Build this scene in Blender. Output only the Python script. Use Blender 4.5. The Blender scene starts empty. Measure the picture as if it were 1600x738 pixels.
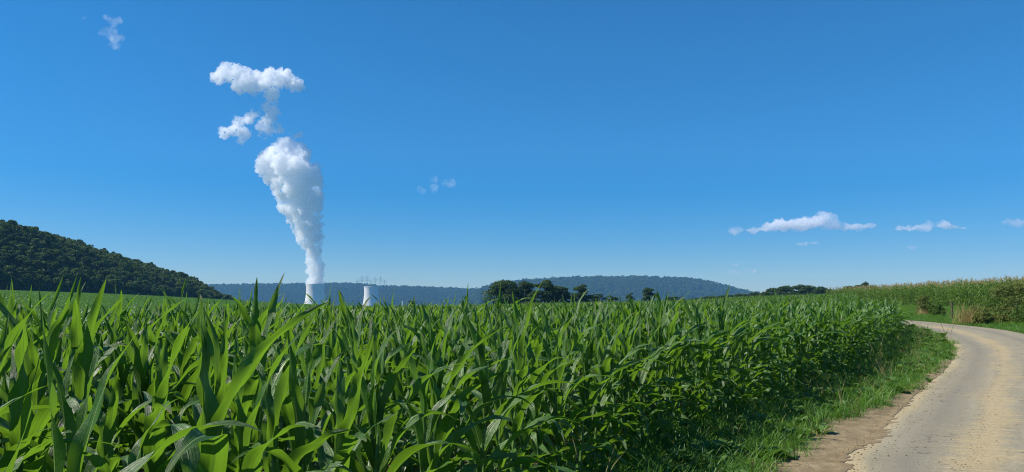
import bpy, math, random
import numpy as np
from mathutils import Vector, Matrix, Euler

R = math.radians
rnd = random.Random(7)
rng = np.random.default_rng(11)
S = bpy.context.scene
COL = S.collection

# ------------------------------------------------------------------ camera
F = 1142.0                      # focal length in photo pixels (1600 wide)
EYE = 1.65
PITCH = math.atan((480.0 - 369.0) / F)
cam_d = bpy.data.cameras.new("camera")
cam = bpy.data.objects.new("camera", cam_d)
COL.objects.link(cam)
cam.location = (0, 0, EYE)
cam.rotation_euler = (R(90) + PITCH, 0, 0)
cam_d.sensor_width = 36
cam_d.lens = 36 * F / 1600
cam_d.clip_start = 0.05
cam_d.clip_end = 40000
S.camera = cam

# ------------------------------------------------------------------ sky + sun
SUN_EL, SUN_AZ = R(45), R(-92)          # azimuth measured from +Y towards +X
W = bpy.data.worlds.new("World")
S.world = W
W.use_nodes = True
wn = W.node_tree.nodes
wl = W.node_tree.links
sky = wn.new("ShaderNodeTexSky")
sky.sky_type = 'NISHITA'
sky.sun_disc = False
sky.sun_elevation = SUN_EL
sky.sun_rotation = SUN_AZ
sky.altitude = 200
sky.air_density = 1.0
sky.dust_density = 0.25
sky.ozone_density = 6.0
hs = wn.new("ShaderNodeHueSaturation")
hs.inputs['Saturation'].default_value = 1.56
wl.new(sky.outputs[0], hs.inputs['Color'])
wl.new(hs.outputs[0], wn["Background"].inputs[0])
wn["Background"].inputs[1].default_value = 0.066
sd = bpy.data.lights.new("sun", 'SUN')
sun = bpy.data.objects.new("sun", sd)
COL.objects.link(sun)
sd.energy = 5.0
sd.angle = R(0.53)
sd.color = (1.0, 0.93, 0.82)
to_sun = Vector((math.sin(SUN_AZ) * math.cos(SUN_EL), math.cos(SUN_AZ) * math.cos(SUN_EL), math.sin(SUN_EL)))
sun.rotation_euler = to_sun.to_track_quat('Z', 'Y').to_euler()

S.view_settings.view_transform = 'Standard'
S.view_settings.look = 'None'
S.view_settings.exposure = 0.75
S.view_settings.gamma = 1.0
S.render.engine = 'CYCLES'
cy = S.cycles
cy.use_denoising = True
cy.denoiser = 'OPENIMAGEDENOISE'
cy.denoising_prefilter = 'NONE'
cy.max_bounces = 28
cy.diffuse_bounces = 4
cy.glossy_bounces = 2
cy.transmission_bounces = 4
cy.transparent_max_bounces = 8
cy.volume_bounces = 28
cy.use_adaptive_sampling = True
cy.adaptive_threshold = 0.004
cy.filter_width = 1.1

# ------------------------------------------------------------------ helpers
def tag(o, label=None, cat=None, group=None, kind=None):
    if label: o['label'] = label
    if cat: o['category'] = cat
    if group: o['group'] = group
    if kind: o['kind'] = kind
    return o

def empty(name, loc=(0, 0, 0), rz=0.0):
    o = bpy.data.objects.new(name, None)
    o.empty_display_size = 0.1
    o.location = loc
    o.rotation_euler = (0, 0, rz)
    COL.objects.link(o)
    return o

class MB:
    """collects vertices and faces, then links them as one mesh object"""
    def __init__(s):
        s.v, s.f, s.uv, s.m, s.n = [], [], [], [], 0
    def add(s, verts, faces, uv=None, mat=0):
        verts = np.asarray(verts, dtype=np.float64).reshape(-1, 3)
        faces = np.asarray(faces, dtype=np.int64).reshape(len(faces), -1)
        s.v.append(verts)
        s.f.append(faces + s.n)
        s.uv.append(np.zeros((len(verts), 2)) if uv is None else np.asarray(uv, dtype=np.float64).reshape(-1, 2))
        s.m.append(np.full(len(faces), mat, dtype=np.int32))
        s.n += len(verts)
        return s
    def merge(s, o):
        for v, f, u, m in zip(o.v, o.f, o.uv, o.m):
            pass
        V = np.concatenate(o.v); U = np.concatenate(o.uv)
        for f, m in zip(o.f, o.m):
            s.f.append(f + s.n); s.m.append(m)
        s.v.append(V); s.uv.append(U); s.n += len(V)
        return s
    def grid(s, P, uv=None, mat=0, closed=False):
        a, b = P.shape[:2]
        idx = np.arange(a * b).reshape(a, b)
        if closed:
            idx = np.concatenate([idx, idx[:, :1]], axis=1)
        q = np.stack([idx[:-1, :-1], idx[:-1, 1:], idx[1:, 1:], idx[1:, :-1]], -1).reshape(-1, 4)
        return s.add(P.reshape(-1, 3), q, None if uv is None else uv.reshape(-1, 2), mat)
    def tube(s, pts, rad, n=6, mat=0, cap=True):
        pts = np.asarray(pts, float)
        k = len(pts)
        rad = np.broadcast_to(np.asarray(rad, float), (k,))
        T = np.gradient(pts, axis=0) if k > 1 else np.array([[0, 0, 1.0]])
        T /= np.linalg.norm(T, axis=1)[:, None] + 1e-12
        ref = np.where(np.abs(T[:, 2:3]) > 0.9, np.array([[1.0, 0, 0]]), np.array([[0, 0, 1.0]]))
        A = np.cross(T, ref); A /= np.linalg.norm(A, axis=1)[:, None] + 1e-12
        B = np.cross(T, A)
        th = np.linspace(0, 2 * np.pi, n, endpoint=False)
        P = pts[:, None] + rad[:, None, None] * (np.cos(th)[None, :, None] * A[:, None] + np.sin(th)[None, :, None] * B[:, None])
        uv = np.stack(np.meshgrid(np.linspace(0, 1, n), np.linspace(0, 1, k)), -1)
        s.grid(P, uv, mat, closed=True)
        if cap:
            s.add(P[-1], [list(range(n))], None, mat)
        return s
    def box(s, c, d, rz=0.0, mat=0):
        x, y, z = np.array(d) / 2
        V = np.array([[-x, -y, -z], [x, -y, -z], [x, y, -z], [-x, y, -z], [-x, -y, z], [x, -y, z], [x, y, z], [-x, y, z]])
        cs, sn = math.cos(rz), math.sin(rz)
        V = V @ np.array([[cs, sn, 0], [-sn, cs, 0], [0, 0, 1]]) + np.array(c)
        return s.add(V, [[0, 3, 2, 1], [4, 5, 6, 7], [0, 1, 5, 4], [1, 2, 6, 5], [2, 3, 7, 6], [3, 0, 4, 7]], None, mat)
    def mesh(s, name, mats, smooth=True):
        me = bpy.data.meshes.new(name)
        V = np.concatenate(s.v) if s.v else np.zeros((0, 3))
        U = np.concatenate(s.uv)
        loops = np.concatenate([f.reshape(-1) for f in s.f])
        counts = np.concatenate([np.full(len(f), f.shape[1]) for f in s.f])
        starts = np.concatenate([[0], np.cumsum(counts)[:-1]])
        me.vertices.add(len(V)); me.vertices.foreach_set('co', V.astype(np.float32).ravel())
        me.loops.add(len(loops)); me.loops.foreach_set('vertex_index', loops.astype(np.int32))
        me.polygons.add(len(counts))
        me.polygons.foreach_set('loop_start', starts.astype(np.int32))
        me.polygons.foreach_set('loop_total', counts.astype(np.int32))
        me.polygons.foreach_set('material_index', np.concatenate(s.m).astype(np.int32))
        me.polygons.foreach_set('use_smooth', np.full(len(counts), smooth))
        uvl = me.uv_layers.new(name='UVMap')
        uvl.data.foreach_set('uv', U[loops].astype(np.float32).ravel())
        for m in (mats if isinstance(mats, (list, tuple)) else [mats]):
            me.materials.append(m)
        me.update(); me.validate()
        return me
    def build(s, name, mats, parent=None, smooth=True, link=True):
        o = bpy.data.objects.new(name, s.mesh(name, mats, smooth))
        if link: COL.objects.link(o)
        if parent is not None: o.parent = parent
        return o

def link_copy(o, parent=None):
    c = o.copy()
    COL.objects.link(c)
    c.parent = parent
    return c

def copy_thing(o, loc, rz, sc=1.0):
    c = link_copy(o)
    c.location = loc; c.rotation_euler = (0, 0, rz); c.scale = (sc, sc, sc)
    for ch in o.children:
        link_copy(ch, c)
    return c

CP, SP = math.cos(PITCH), math.sin(PITCH)
def ray(px, py):
    u, v = (px - 800) / F, (369 - py) / F
    return np.array([u, CP - v * SP, SP + v * CP])
def at(px, py, Y):
    d = ray(px, py)
    return np.array([0, 0, EYE]) + d * (Y / d[1])
def project(P):
    P = np.asarray(P, float)
    q = P - np.array([0, 0, EYE])
    fw = q[..., 1] * CP + q[..., 2] * SP
    up = -q[..., 1] * SP + q[..., 2] * CP
    return 800 + F * q[..., 0] / fw, 369 - F * up / fw, fw
def sstep(x, a, b):
    t = np.clip((x - a) / (b - a), 0, 1)
    return t * t * (3 - 2 * t)

# ------------------------------------------------------------------ the lie of the land
def H(x, y):
    x = np.asarray(x, float); y = np.asarray(y, float)
    t = x + 0.3 * y - 8
    hr = 0.022 * 4.0 * np.log1p(np.exp(np.clip(t / 4.0, -30, 30)) ) if np.ndim(t) else 0.022 * 4.0 * math.log1p(math.exp(max(-30, min(30, t / 4.0))))
    hr = np.where(t > 110, 0.022 * t, hr)
    hr = np.minimum(hr, 3.2 + 0.003 * np.maximum(hr - 3.2, 0))
    hl = 10.5 * sstep(-x, 25, 300) * (1 - sstep(y, 430, 760))
    hv = -54 * sstep(y, 650, 2600)
    r = np.hypot(x, y)
    bump = 0.02 * np.sin(x * 0.9 + 1.3) * np.sin(y * 0.7) * (r < 60)
    hr = hr + 0.40 * sstep(x, 27, 40) * sstep(y, 15, 50)
    return hr * (1 - 0.6 * sstep(y, 260, 700)) + hl + hv + 0 * bump

def ground_at(px, py):
    d = ray(px, py); o = np.array([0, 0, EYE])
    t = 1.0
    for _ in range(4000):
        p = o + d * t
        g = p[2] - float(H(p[0], p[1]))
        if g < 0.002: break
        t += max(0.003, g * 0.8)
    return p

def interp_curve(pts, n):
    pts = np.asarray(pts, float)
    P = np.vstack([2 * pts[0] - pts[1], pts, 2 * pts[-1] - pts[-2]])
    out = []
    for i in range(1, len(P) - 2):
        p0, p1, p2, p3 = P[i - 1], P[i], P[i + 1], P[i + 2]
        for t in np.linspace(0, 1, n, endpoint=False):
            out.append(0.5 * ((2 * p1) + (p2 - p0) * t + (2 * p0 - 5 * p1 + 4 * p2 - p3) * t * t + (3 * p1 - p0 - 3 * p2 + p3) * t ** 3))
    out.append(pts[-1])
    return np.array(out)

# road, left edge read off the lie of the land
RL = [(-2.2, -22), (-0.6, -10), (0.6, -2), (1.5, 2.5)]
for px, py in ((1310, 738), (1351, 693), (1397, 647), (1438, 606), (1466, 585), (1485, 562), (1491, 545), (1477, 532), (1444, 517)):
    p = ground_at(px, py); RL.append((p[0], p[1]))
last = np.array(RL[-1])
RL += [tuple(last + d) for d in ((2.0, 7), (3.4, 14), (4.6, 24), (5.0, 36), (4.5, 50))]
RLc = interp_curve(RL, 10)
ROADW = 3.3
T = np.gradient(RLc, axis=0); T /= np.linalg.norm(T, axis=1)[:, None]
NR = np.stack([T[:, 1], -T[:, 0]], -1)          # to the right of travel
ARC = np.concatenate([[0], np.cumsum(np.linalg.norm(np.diff(RLc, axis=0), axis=1))])
RRc = RLc + NR * ROADW
def road_left(y): return np.interp(y, RLc[:, 1], RLc[:, 0])
def road_right(y):
    return np.interp(y, RRc[:, 1], RRc[:, 0])

# edge of the young maize towards the road
CE = np.array([(-5.6, -6), (-3.6, -2), (-2.3, 0), (-1.55, 1.6), (-0.75, 3.2), (0.2, 5.3), (1.6, 8.4), (4.05, 12), (7.6, 17),
               (11.4, 23), (15.5, 29.5), (18.1, 36), (20.4, 42.5), (22.0, 48), (23.5, 54), (25, 62), (26.5, 72), (27.5, 84), (28, 98), (28, 112)], float)
CEc = interp_curve(CE, 12)
def corn_edge(y): return np.interp(y, CEc[:, 1], CEc[:, 0])
def corn_left(y): return -4.6 - 0.19 * (y - 3)

# front line of the tall maize beyond the road
TF = np.array([(62, 18), (46, 32), (38.5, 43), (37, 52), (39, 64), (42, 76), (45, 92), (48, 112)], float)
TFc = interp_curve(TF, 20)

# ------------------------------------------------------------------ materials
def nt(name):
    m = bpy.data.materials.new(name)
    m.use_nodes = True
    t = m.node_tree
    for n in list(t.nodes): t.nodes.remove(n)
    return m, t, t.nodes, t.links
def N(t, typ, **kw):
    n = t.nodes.new(typ)
    for k, v in kw.items(): setattr(n, k, v)
    return n
def math_n(t, op, a, b=None, c=None, clamp=False):
    n = t.nodes.new('ShaderNodeMath'); n.operation = op; n.use_clamp = clamp
    for i, q in enumerate((a, b, c)):
        if q is None: continue
        if isinstance(q, (int, float)): n.inputs[i].default_value = q
        else: t.links.new(q, n.inputs[i])
    return n.outputs[0]
def ramp(t, fac, stops, mode='LINEAR'):
    n = t.nodes.new('ShaderNodeValToRGB'); n.color_ramp.interpolation = mode
    e = n.color_ramp.elements
    while len(e) < len(stops): e.new(0.5)
    for k, (p, c) in zip(e, stops):
        k.position = p; k.color = (c[0], c[1], c[2], 1)
    t.links.new(fac, n.inputs[0])
    return n.outputs[0]
def mixc(t, fac, a, b, blend='MIX'):
    n = t.nodes.new('ShaderNodeMix'); n.data_type = 'RGBA'; n.blend_type = blend
    for sock, q in ((n.inputs[0], fac), (n.inputs[6], a), (n.inputs[7], b)):
        if isinstance(q, (int, float)): sock.default_value = q
        elif isinstance(q, tuple): sock.default_value = (*q, 1)
        else: t.links.new(q, sock)
    return n.outputs[2]
def noise(t, scale, detail=4, rough=0.55, vec=None, dim='3D'):
    n = t.nodes.new('ShaderNodeTexNoise'); n.noise_dimensions = dim
    n.inputs['Scale'].default_value = scale; n.inputs['Detail'].default_value = detail; n.inputs['Roughness'].default_value = rough
    if vec is not None: t.links.new(vec, n.inputs['Vector'])
    return n.outputs[0]
def principled(t, base, rough=0.6, spec=0.5):
    n = t.nodes.new('ShaderNodeBsdfPrincipled')
    for k, q in (('Base Color', base), ('Roughness', rough), ('Specular IOR Level', spec)):
        if isinstance(q, (int, float)): n.inputs[k].default_value = q
        elif isinstance(q, tuple): n.inputs[k].default_value = (*q, 1)
        else: t.links.new(q, n.inputs[k])
    return n
def output(t, sh):
    o = t.nodes.new('ShaderNodeOutputMaterial'); t.links.new(sh, o.inputs[0]); return o
def bump(t, h, strength, dist, target):
    b = t.nodes.new('ShaderNodeBump'); b.inputs['Strength'].default_value = strength; b.inputs['Distance'].default_value = dist
    t.links.new(h, b.inputs['Height']); t.links.new(b.outputs[0], target.inputs['Normal']); return b

def leaf_material(name, dark, light, trans, tfac=0.34, rough=0.38, spec=0.45, veins=True):
    m, t, n, l = nt(name)
    uvn = N(t, 'ShaderNodeUVMap'); uvn.uv_map = 'UVMap'
    sep = N(t, 'ShaderNodeSeparateXYZ'); l.new(uvn.outputs[0], sep.inputs[0])
    oi = N(t, 'ShaderNodeObjectInfo')
    geo = N(t, 'ShaderNodeNewGeometry')
    big = noise(t, 2.2, 3, vec=geo.outputs['Position'])
    f = math_n(t, 'ADD', math_n(t, 'MULTIPLY', big, 0.8), math_n(t, 'MULTIPLY', oi.outputs['Random'], 0.55))
    f = math_n(t, 'SUBTRACT', f, 0.25, clamp=True)
    base = mixc(t, f, dark, light)
    tr = mixc(t, f, tuple(c * 0.8 for c in trans), trans)
    sh_rough = rough
    pr = None
    if veins:
        au = math_n(t, 'ABSOLUTE', sep.outputs[0])
        rib = math_n(t, 'SUBTRACT', 1.0, math_n(t, 'DIVIDE', au, 0.095), clamp=True)
        cmb = N(t, 'ShaderNodeCombineXYZ')
        l.new(math_n(t, 'MULTIPLY', sep.outputs[0], 9.0), cmb.inputs[0]); l.new(math_n(t, 'MULTIPLY', sep.outputs[1], 2.2), cmb.inputs[1])
        l.new(math_n(t, 'MULTIPLY', oi.outputs['Random'], 37.0), cmb.inputs[2])
        strv = cmb.outputs[0]
        cmb2 = N(t, 'ShaderNodeCombineXYZ')
        l.new(math_n(t, 'MULTIPLY', sep.outputs[0], 16.0), cmb2.inputs[0]); l.new(math_n(t, 'MULTIPLY', sep.outputs[1], 0.7), cmb2.inputs[1])
        l.new(math_n(t, 'MULTIPLY', oi.outputs['Random'], 91.0), cmb2.inputs[2])
        wv = math_n(t, 'SUBTRACT', math_n(t, 'MULTIPLY', noise(t, 1.0, 2, 0.6, cmb2.outputs[0]), 4.0), 2.0)
        wv2 = math_n(t, 'ADD', math_n(t, 'MULTIPLY', wv, 0.6), 0.5, clamp=True)
        base = mixc(t, math_n(t, 'MULTIPLY', wv2, 0.40), base, light)
        strk = noise(t, 1.0, 3, 0.7, strv)
        base = mixc(t, math_n(t, 'MULTIPLY', sstep_node(t, strk, 0.45, 0.75), 0.45), base, tuple(min(1, q * 1.7) for q in light))
        base = mixc(t, math_n(t, 'MULTIPLY', rib, 0.9), base, (0.30, 0.40, 0.17))
        tr = mixc(t, math_n(t, 'MULTIPLY', sstep_node(t, strk, 0.35, 0.7), 0.7), tr, tuple(c * 0.5 for c in trans))
        tr = mixc(t, math_n(t, 'MULTIPLY', wv2, 0.55), tr, tuple(c * 0.55 for c in trans))
        tr = mixc(t, math_n(t, 'MULTIPLY', rib, 0.6), tr, (0.05, 0.12, 0.02))
        yel = sstep_node(t, noise(t, 3.1, 2, 0.5, geo.outputs['Position']), 0.60, 0.74)
        base = mixc(t, math_n(t, 'MULTIPLY', yel, 0.35), base, (0.14, 0.18, 0.03))
        # a few dry, frayed tips and specks
        tip = math_n(t, 'MULTIPLY', sstep_node(t, sep.outputs[1], 0.90, 1.0), oi.outputs['Random'])
        base = mixc(t, math_n(t, 'MULTIPLY', tip, 0.8), base, (0.28, 0.22, 0.10))
        spk = math_n(t, 'GREATER_THAN', noise(t, 60, 2, vec=geo.outputs['Position']), 0.73)
        base = mixc(t, math_n(t, 'MULTIPLY', spk, 0.35), base, (0.18, 0.17, 0.06))
        rgh = math_n(t, 'ADD', rough - 0.06, math_n(t, 'MULTIPLY', strk, 0.26))
        pr = principled(t, base, rgh, spec)
        hgt = math_n(t, 'ADD', math_n(t, 'MULTIPLY', wv, 0.45), math_n(t, 'MULTIPLY', rib, -1.2))
        hgt = math_n(t, 'ADD', hgt, math_n(t, 'MULTIPLY', noise(t, 45, 2, vec=geo.outputs['Position']), 1.3))
        bump(t, hgt, 0.8, 0.0032, pr)
    else:
        pr = principled(t, base, rough, spec)
    tl = N(t, 'ShaderNodeBsdfTranslucent'); l.new(tr, tl.inputs[0])
    mx = N(t, 'ShaderNodeMixShader'); mx.inputs[0].default_value = tfac
    l.new(pr.outputs[0], mx.inputs[1]); l.new(tl.outputs[0], mx.inputs[2])
    output(t, mx.outputs[0])
    return m
def sstep_node(t, x, a, b):
    n = t.nodes.new('ShaderNodeMapRange'); n.interpolation_type = 'SMOOTHSTEP'
    n.inputs[1].default_value = a; n.inputs[2].default_value = b
    t.links.new(x, n.inputs[0]); return n.outputs[0]

M = {}
M['corn_leaf'] = leaf_material('corn_leaf', (0.019, 0.068, 0.009), (0.070, 0.172, 0.023), (0.275, 0.55, 0.030), 0.36, 0.34, 0.6)
M['corn_stalk'] = leaf_material('corn_stalk', (0.07, 0.15, 0.03), (0.14, 0.24, 0.06), (0.2, 0.35, 0.04), 0.12, 0.45, 0.4, False)
M['tall_leaf'] = leaf_material('tall_corn_leaf', (0.045, 0.11, 0.018), (0.12, 0.20, 0.035), (0.26, 0.44, 0.04), 0.34, 0.36, 0.6)
M['tassel'] = leaf_material('tassel', (0.34, 0.29, 0.13), (0.50, 0.43, 0.22), (0.35, 0.28, 0.1), 0.25, 0.7, 0.2, False)
M['grass'] = leaf_material('grass', (0.034, 0.110, 0.012), (0.125, 0.25, 0.030), (0.22, 0.44, 0.03), 0.32, 0.45, 0.35, False)
M['weed'] = leaf_material('weed_leaf', (0.035, 0.095, 0.018), (0.10, 0.18, 0.04), (0.16, 0.34, 0.03), 0.25, 0.6, 0.3, False)
M['seed_grass'] = leaf_material('seed_grass', (0.12, 0.15, 0.05), (0.28, 0.27, 0.11), (0.3, 0.28, 0.1), 0.25, 0.7, 0.2, False)
M['dry_grass'] = leaf_material('dry_grass', (0.30, 0.23, 0.09), (0.42, 0.34, 0.15), (0.40, 0.30, 0.1), 0.25, 0.7, 0.2, False)
M['beet'] = leaf_material('beet_leaf', (0.04, 0.115, 0.016), (0.08, 0.19, 0.026), (0.16, 0.36, 0.03), 0.25, 0.5, 0.35, False)
M['crown'] = leaf_material('tree_crown', (0.022, 0.052, 0.012), (0.055, 0.098, 0.022), (0.10, 0.19, 0.02), 0.22, 0.6, 0.25, False)
M['forest'] = leaf_material('forest_crown', (0.016, 0.040, 0.009), (0.14, 0.20, 0.04), (0.16, 0.26, 0.03), 0.2, 0.65, 0.2, False)
M['shrub'] = leaf_material('shrub_leaf', (0.03, 0.075, 0.014), (0.085, 0.14, 0.03), (0.18, 0.30, 0.03), 0.25, 0.7, 0.1, False)
M['brown_shrub'] = leaf_material('brown_shrub_leaf', (0.060, 0.100, 0.024), (0.17, 0.19, 0.052), (0.2, 0.22, 0.05), 0.25, 0.7, 0.1, False)

def simple(name, c1, c2, scale=3, rough=0.8, bmp=0.3, dist=0.02, spec=0.3):
    m, t, n, l = nt(name)
    g = N(t, 'ShaderNodeNewGeometry')
    ns = noise(t, scale, 6, 0.6, g.outputs['Position'])
    p = principled(t, ramp(t, ns, [(0.3, c1), (0.7, c2)]), rough, spec)
    bump(t, ns, bmp, dist, p)
    output(t, p.outputs[0])
    return m
M['bark'] = simple('bark', (0.06, 0.045, 0.03), (0.12, 0.095, 0.07), 6)
M['wood'] = simple('weathered_post', (0.045, 0.035, 0.028), (0.09, 0.07, 0.055), 20)
M['concrete'] = simple('tower_concrete', (0.62, 0.60, 0.56), (0.70, 0.68, 0.64), 0.02, 0.85, 0.1, 0.5)
M['white_wall'] = simple('white_wall', (0.6, 0.6, 0.58), (0.75, 0.75, 0.72), 0.2)
M['grey_steel'] = simple('galvanised_steel', (0.22, 0.23, 0.24), (0.30, 0.31, 0.32), 1.0, 0.6)
M['dark_inside'] = simple('dark_inside', (0.2, 0.2, 0.2), (0.25, 0.25, 0.25), 0.1)

# ground: zones are real land use, in a point attribute (r = grass, g = field crop, b = far woods and meadows)
def ground_material():
    m, t, n, l = nt('ground_soil_and_meadow')
    a = N(t, 'ShaderNodeAttribute'); a.attribute_name = 'land'
    s = N(t, 'ShaderNodeSeparateColor'); l.new(a.outputs['Color'], s.inputs[0])
    g = N(t, 'ShaderNodeNewGeometry')
    n1 = noise(t, 9, 8, 0.65, g.outputs['Position'])
    n2 = noise(t, 0.6, 4, 0.6, g.outputs['Position'])
    n3 = noise(t, 1.7, 6, 0.7, g.outputs['Position'])
    n4 = noise(t, 0.011, 3, 0.5, g.outputs['Position'])
    soil = ramp(t, n1, [(0.3, (0.060, 0.042, 0.028)), (0.7, (0.15, 0.11, 0.075))])
    grass = ramp(t, n3, [(0.3, (0.035, 0.075, 0.016)), (0.55, (0.06, 0.12, 0.022)), (0.75, (0.10, 0.13, 0.04))])
    crop = ramp(t, n1, [(0.32, (0.03, 0.10, 0.010)), (0.7, (0.07, 0.19, 0.018))])
    crop = mixc(t, math_n(t, 'MULTIPLY', n2, 0.3), crop, (0.05, 0.10, 0.02))
    far = ramp(t, n4, [(0.35, (0.03, 0.06, 0.016)), (0.5, (0.07, 0.12, 0.03)), (0.62, (0.14, 0.14, 0.06)), (0.7, (0.06, 0.11, 0.025))], 'CONSTANT')
    c = mixc(t, s.outputs[0], soil, grass)
    c = mixc(t, s.outputs[1], c, crop)
    c = mixc(t, s.outputs[2], c, far)
    p = principled(t, c, 1.0, 0.0)
    bump(t, n1, 0.7, 0.05, p)
    output(t, p.outputs[0])
    return m
M['ground'] = ground_material()

def road_material():
    m, t, n, l = nt('worn_asphalt_with_sand')
    uvn = N(t, 'ShaderNodeUVMap'); uvn.uv_map = 'UVMap'
    sep = N(t, 'ShaderNodeSeparateXYZ'); l.new(uvn.outputs[0], sep.inputs[0])
    u, v = sep.outputs[0], sep.outputs[1]
    def stretched(su, sv):
        cmb = N(t, 'ShaderNodeCombineXYZ')
        l.new(math_n(t, 'MULTIPLY', u, su), cmb.inputs[0]); l.new(math_n(t, 'MULTIPLY', v, sv), cmb.inputs[1])
        return cmb.outputs[0]
    fine = noise(t, 55, 4, 0.8, uvn.outputs[0])
    grit = noise(t, 38, 4, 0.75, uvn.outputs[0])
    patch = noise(t, 0.8, 5, 0.6, stretched(1.6, 0.45))
    cross = noise(t, 1.0, 4, 0.65, stretched(0.9, 9.0))
    along = noise(t, 1.0, 4, 0.6, stretched(5.5, 0.35))
    asph = ramp(t, fine, [(0.30, (0.135, 0.122, 0.089)), (0.5, (0.24, 0.216, 0.148)), (0.72, (0.37, 0.33, 0.235))])
    mid = noise(t, 13, 5, 0.85, uvn.outputs[0])
    asph = mixc(t, sstep_node(t, mid, 0.36, 0.64), mixc(t, 0.28, asph, (0.11, 0.10, 0.076)), mixc(t, 0.20, asph, (0.40, 0.36, 0.26)))
    asph = mixc(t, math_n(t, 'MULTIPLY', sstep_node(t, along, 0.42, 0.68), 0.5), asph, (0.30, 0.272, 0.205))
    wheel = math_n(t, 'MAXIMUM', math_n(t, 'SUBTRACT', 1.0, math_n(t, 'DIVIDE', math_n(t, 'ABSOLUTE', math_n(t, 'SUBTRACT', u, 0.62)), 0.34), clamp=True),
                   math_n(t, 'SUBTRACT', 1.0, math_n(t, 'DIVIDE', math_n(t, 'ABSOLUTE', math_n(t, 'SUBTRACT', u, 2.35)), 0.40), clamp=True))
    asph = mixc(t, math_n(t, 'MULTIPLY', math_n(t, 'MULTIPLY', wheel, along), 1.1), asph, (0.15, 0.14, 0.115))
    vor = t.nodes.new('ShaderNodeTexVoronoi'); vor.feature = 'DISTANCE_TO_EDGE'; vor.inputs['Scale'].default_value = 0.55
    wv_ = N(t, 'ShaderNodeVectorMath'); wv_.operation = 'ADD'
    l.new(uvn.outputs[0], wv_.inputs[0]); nz_ = t.nodes.new('ShaderNodeTexNoise'); nz_.inputs['Scale'].default_value = 2.5
    l.new(uvn.outputs[0], nz_.inputs['Vector']); l.new(nz_.outputs['Color'], wv_.inputs[1]); l.new(wv_.outputs[0], vor.inputs['Vector'])
    crack = math_n(t, 'MULTIPLY', math_n(t, 'LESS_THAN', vor.outputs['Distance'], 0.008), math_n(t, 'GREATER_THAN', patch, 0.52))
    asph = mixc(t, math_n(t, 'MULTIPLY', crack, 0.6), asph, (0.07, 0.062, 0.05))
    sand = ramp(t, grit, [(0.28, (0.27, 0.205, 0.105)), (0.5, (0.40, 0.315, 0.165)), (0.75, (0.49, 0.395, 0.225))])
    sand = mixc(t, sstep_node(t, mid, 0.38, 0.62), mixc(t, 0.35, sand, (0.21, 0.16, 0.092)), mixc(t, 0.22, sand, (0.50, 0.42, 0.27)))
    # sand dragged out by tractor tyres: a band right of the middle, thin spill along the edges
    band = math_n(t, 'SUBTRACT', 1.0, math_n(t, 'DIVIDE', math_n(t, 'ABSOLUTE', math_n(t, 'SUBTRACT', u, 1.22)), 0.60), clamp=True)
    b = math_n(t, 'ADD', math_n(t, 'MULTIPLY', band, 1.05), math_n(t, 'MULTIPLY', math_n(t, 'SUBTRACT', patch, 0.5), 1.7))
    b = math_n(t, 'ADD', b, math_n(t, 'MULTIPLY', math_n(t, 'SUBTRACT', cross, 0.5), 2.0))
    sb = math_n(t, 'MULTIPLY', sstep_node(t, b, 0.38, 1.0), 0.85)
    el = math_n(t, 'SUBTRACT', 1.0, math_n(t, 'DIVIDE', u, 0.40), clamp=True)
    er = math_n(t, 'SUBTRACT', 1.0, math_n(t, 'DIVIDE', math_n(t, 'SUBTRACT', ROADW, u), 0.30), clamp=True)
    e = math_n(t, 'MAXIMUM', el, er)
    e = sstep_node(t, math_n(t, 'ADD', e, math_n(t, 'MULTIPLY', math_n(t, 'SUBTRACT', patch, 0.5), 0.9)), 0.22, 0.75)
    dust = math_n(t, 'MULTIPLY', sstep_node(t, math_n(t, 'ADD', math_n(t, 'MULTIPLY', cross, 0.5), math_n(t, 'MULTIPLY', patch, 0.6)), 0.50, 0.80), 0.3)
    e = math_n(t, 'MULTIPLY', e, math_n(t, 'ADD', 0.25, math_n(t, 'MULTIPLY', patch, 0.9)), clamp=True)
    e = math_n(t, 'MULTIPLY', e, 0.7)
    fac = math_n(t, 'MAXIMUM', math_n(t, 'MAXIMUM', sb, e), dust)
    fac = math_n(t, 'MULTIPLY', fac, math_n(t, 'ADD', 0.62, math_n(t, 'MULTIPLY', grit, 0.6)), clamp=True)
    c = mixc(t, fac, asph, sand)
    # dark crumbs of mud left by a tyre in the sand
    trk = math_n(t, 'SUBTRACT', 1.0, math_n(t, 'DIVIDE', math_n(t, 'ABSOLUTE', math_n(t, 'SUBTRACT', u, 1.12)), 0.10), clamp=True)
    crumb = math_n(t, 'GREATER_THAN', math_n(t, 'ADD', noise(t, 22, 3, 0.6, uvn.outputs[0]), math_n(t, 'MULTIPLY', trk, 0.16)), 0.76)
    c = mixc(t, math_n(t, 'MULTIPLY', crumb, 0.75), c, (0.09, 0.065, 0.04))
    p = principled(t, c, 0.88, 0.25)
    hgt = math_n(t, 'ADD', math_n(t, 'MULTIPLY', fine, 0.5), math_n(t, 'MULTIPLY', grit, 0.9))
    bump(t, hgt, 0.75, 0.012, p)
    output(t, p.outputs[0])
    return m
M['road'] = road_material()

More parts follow.
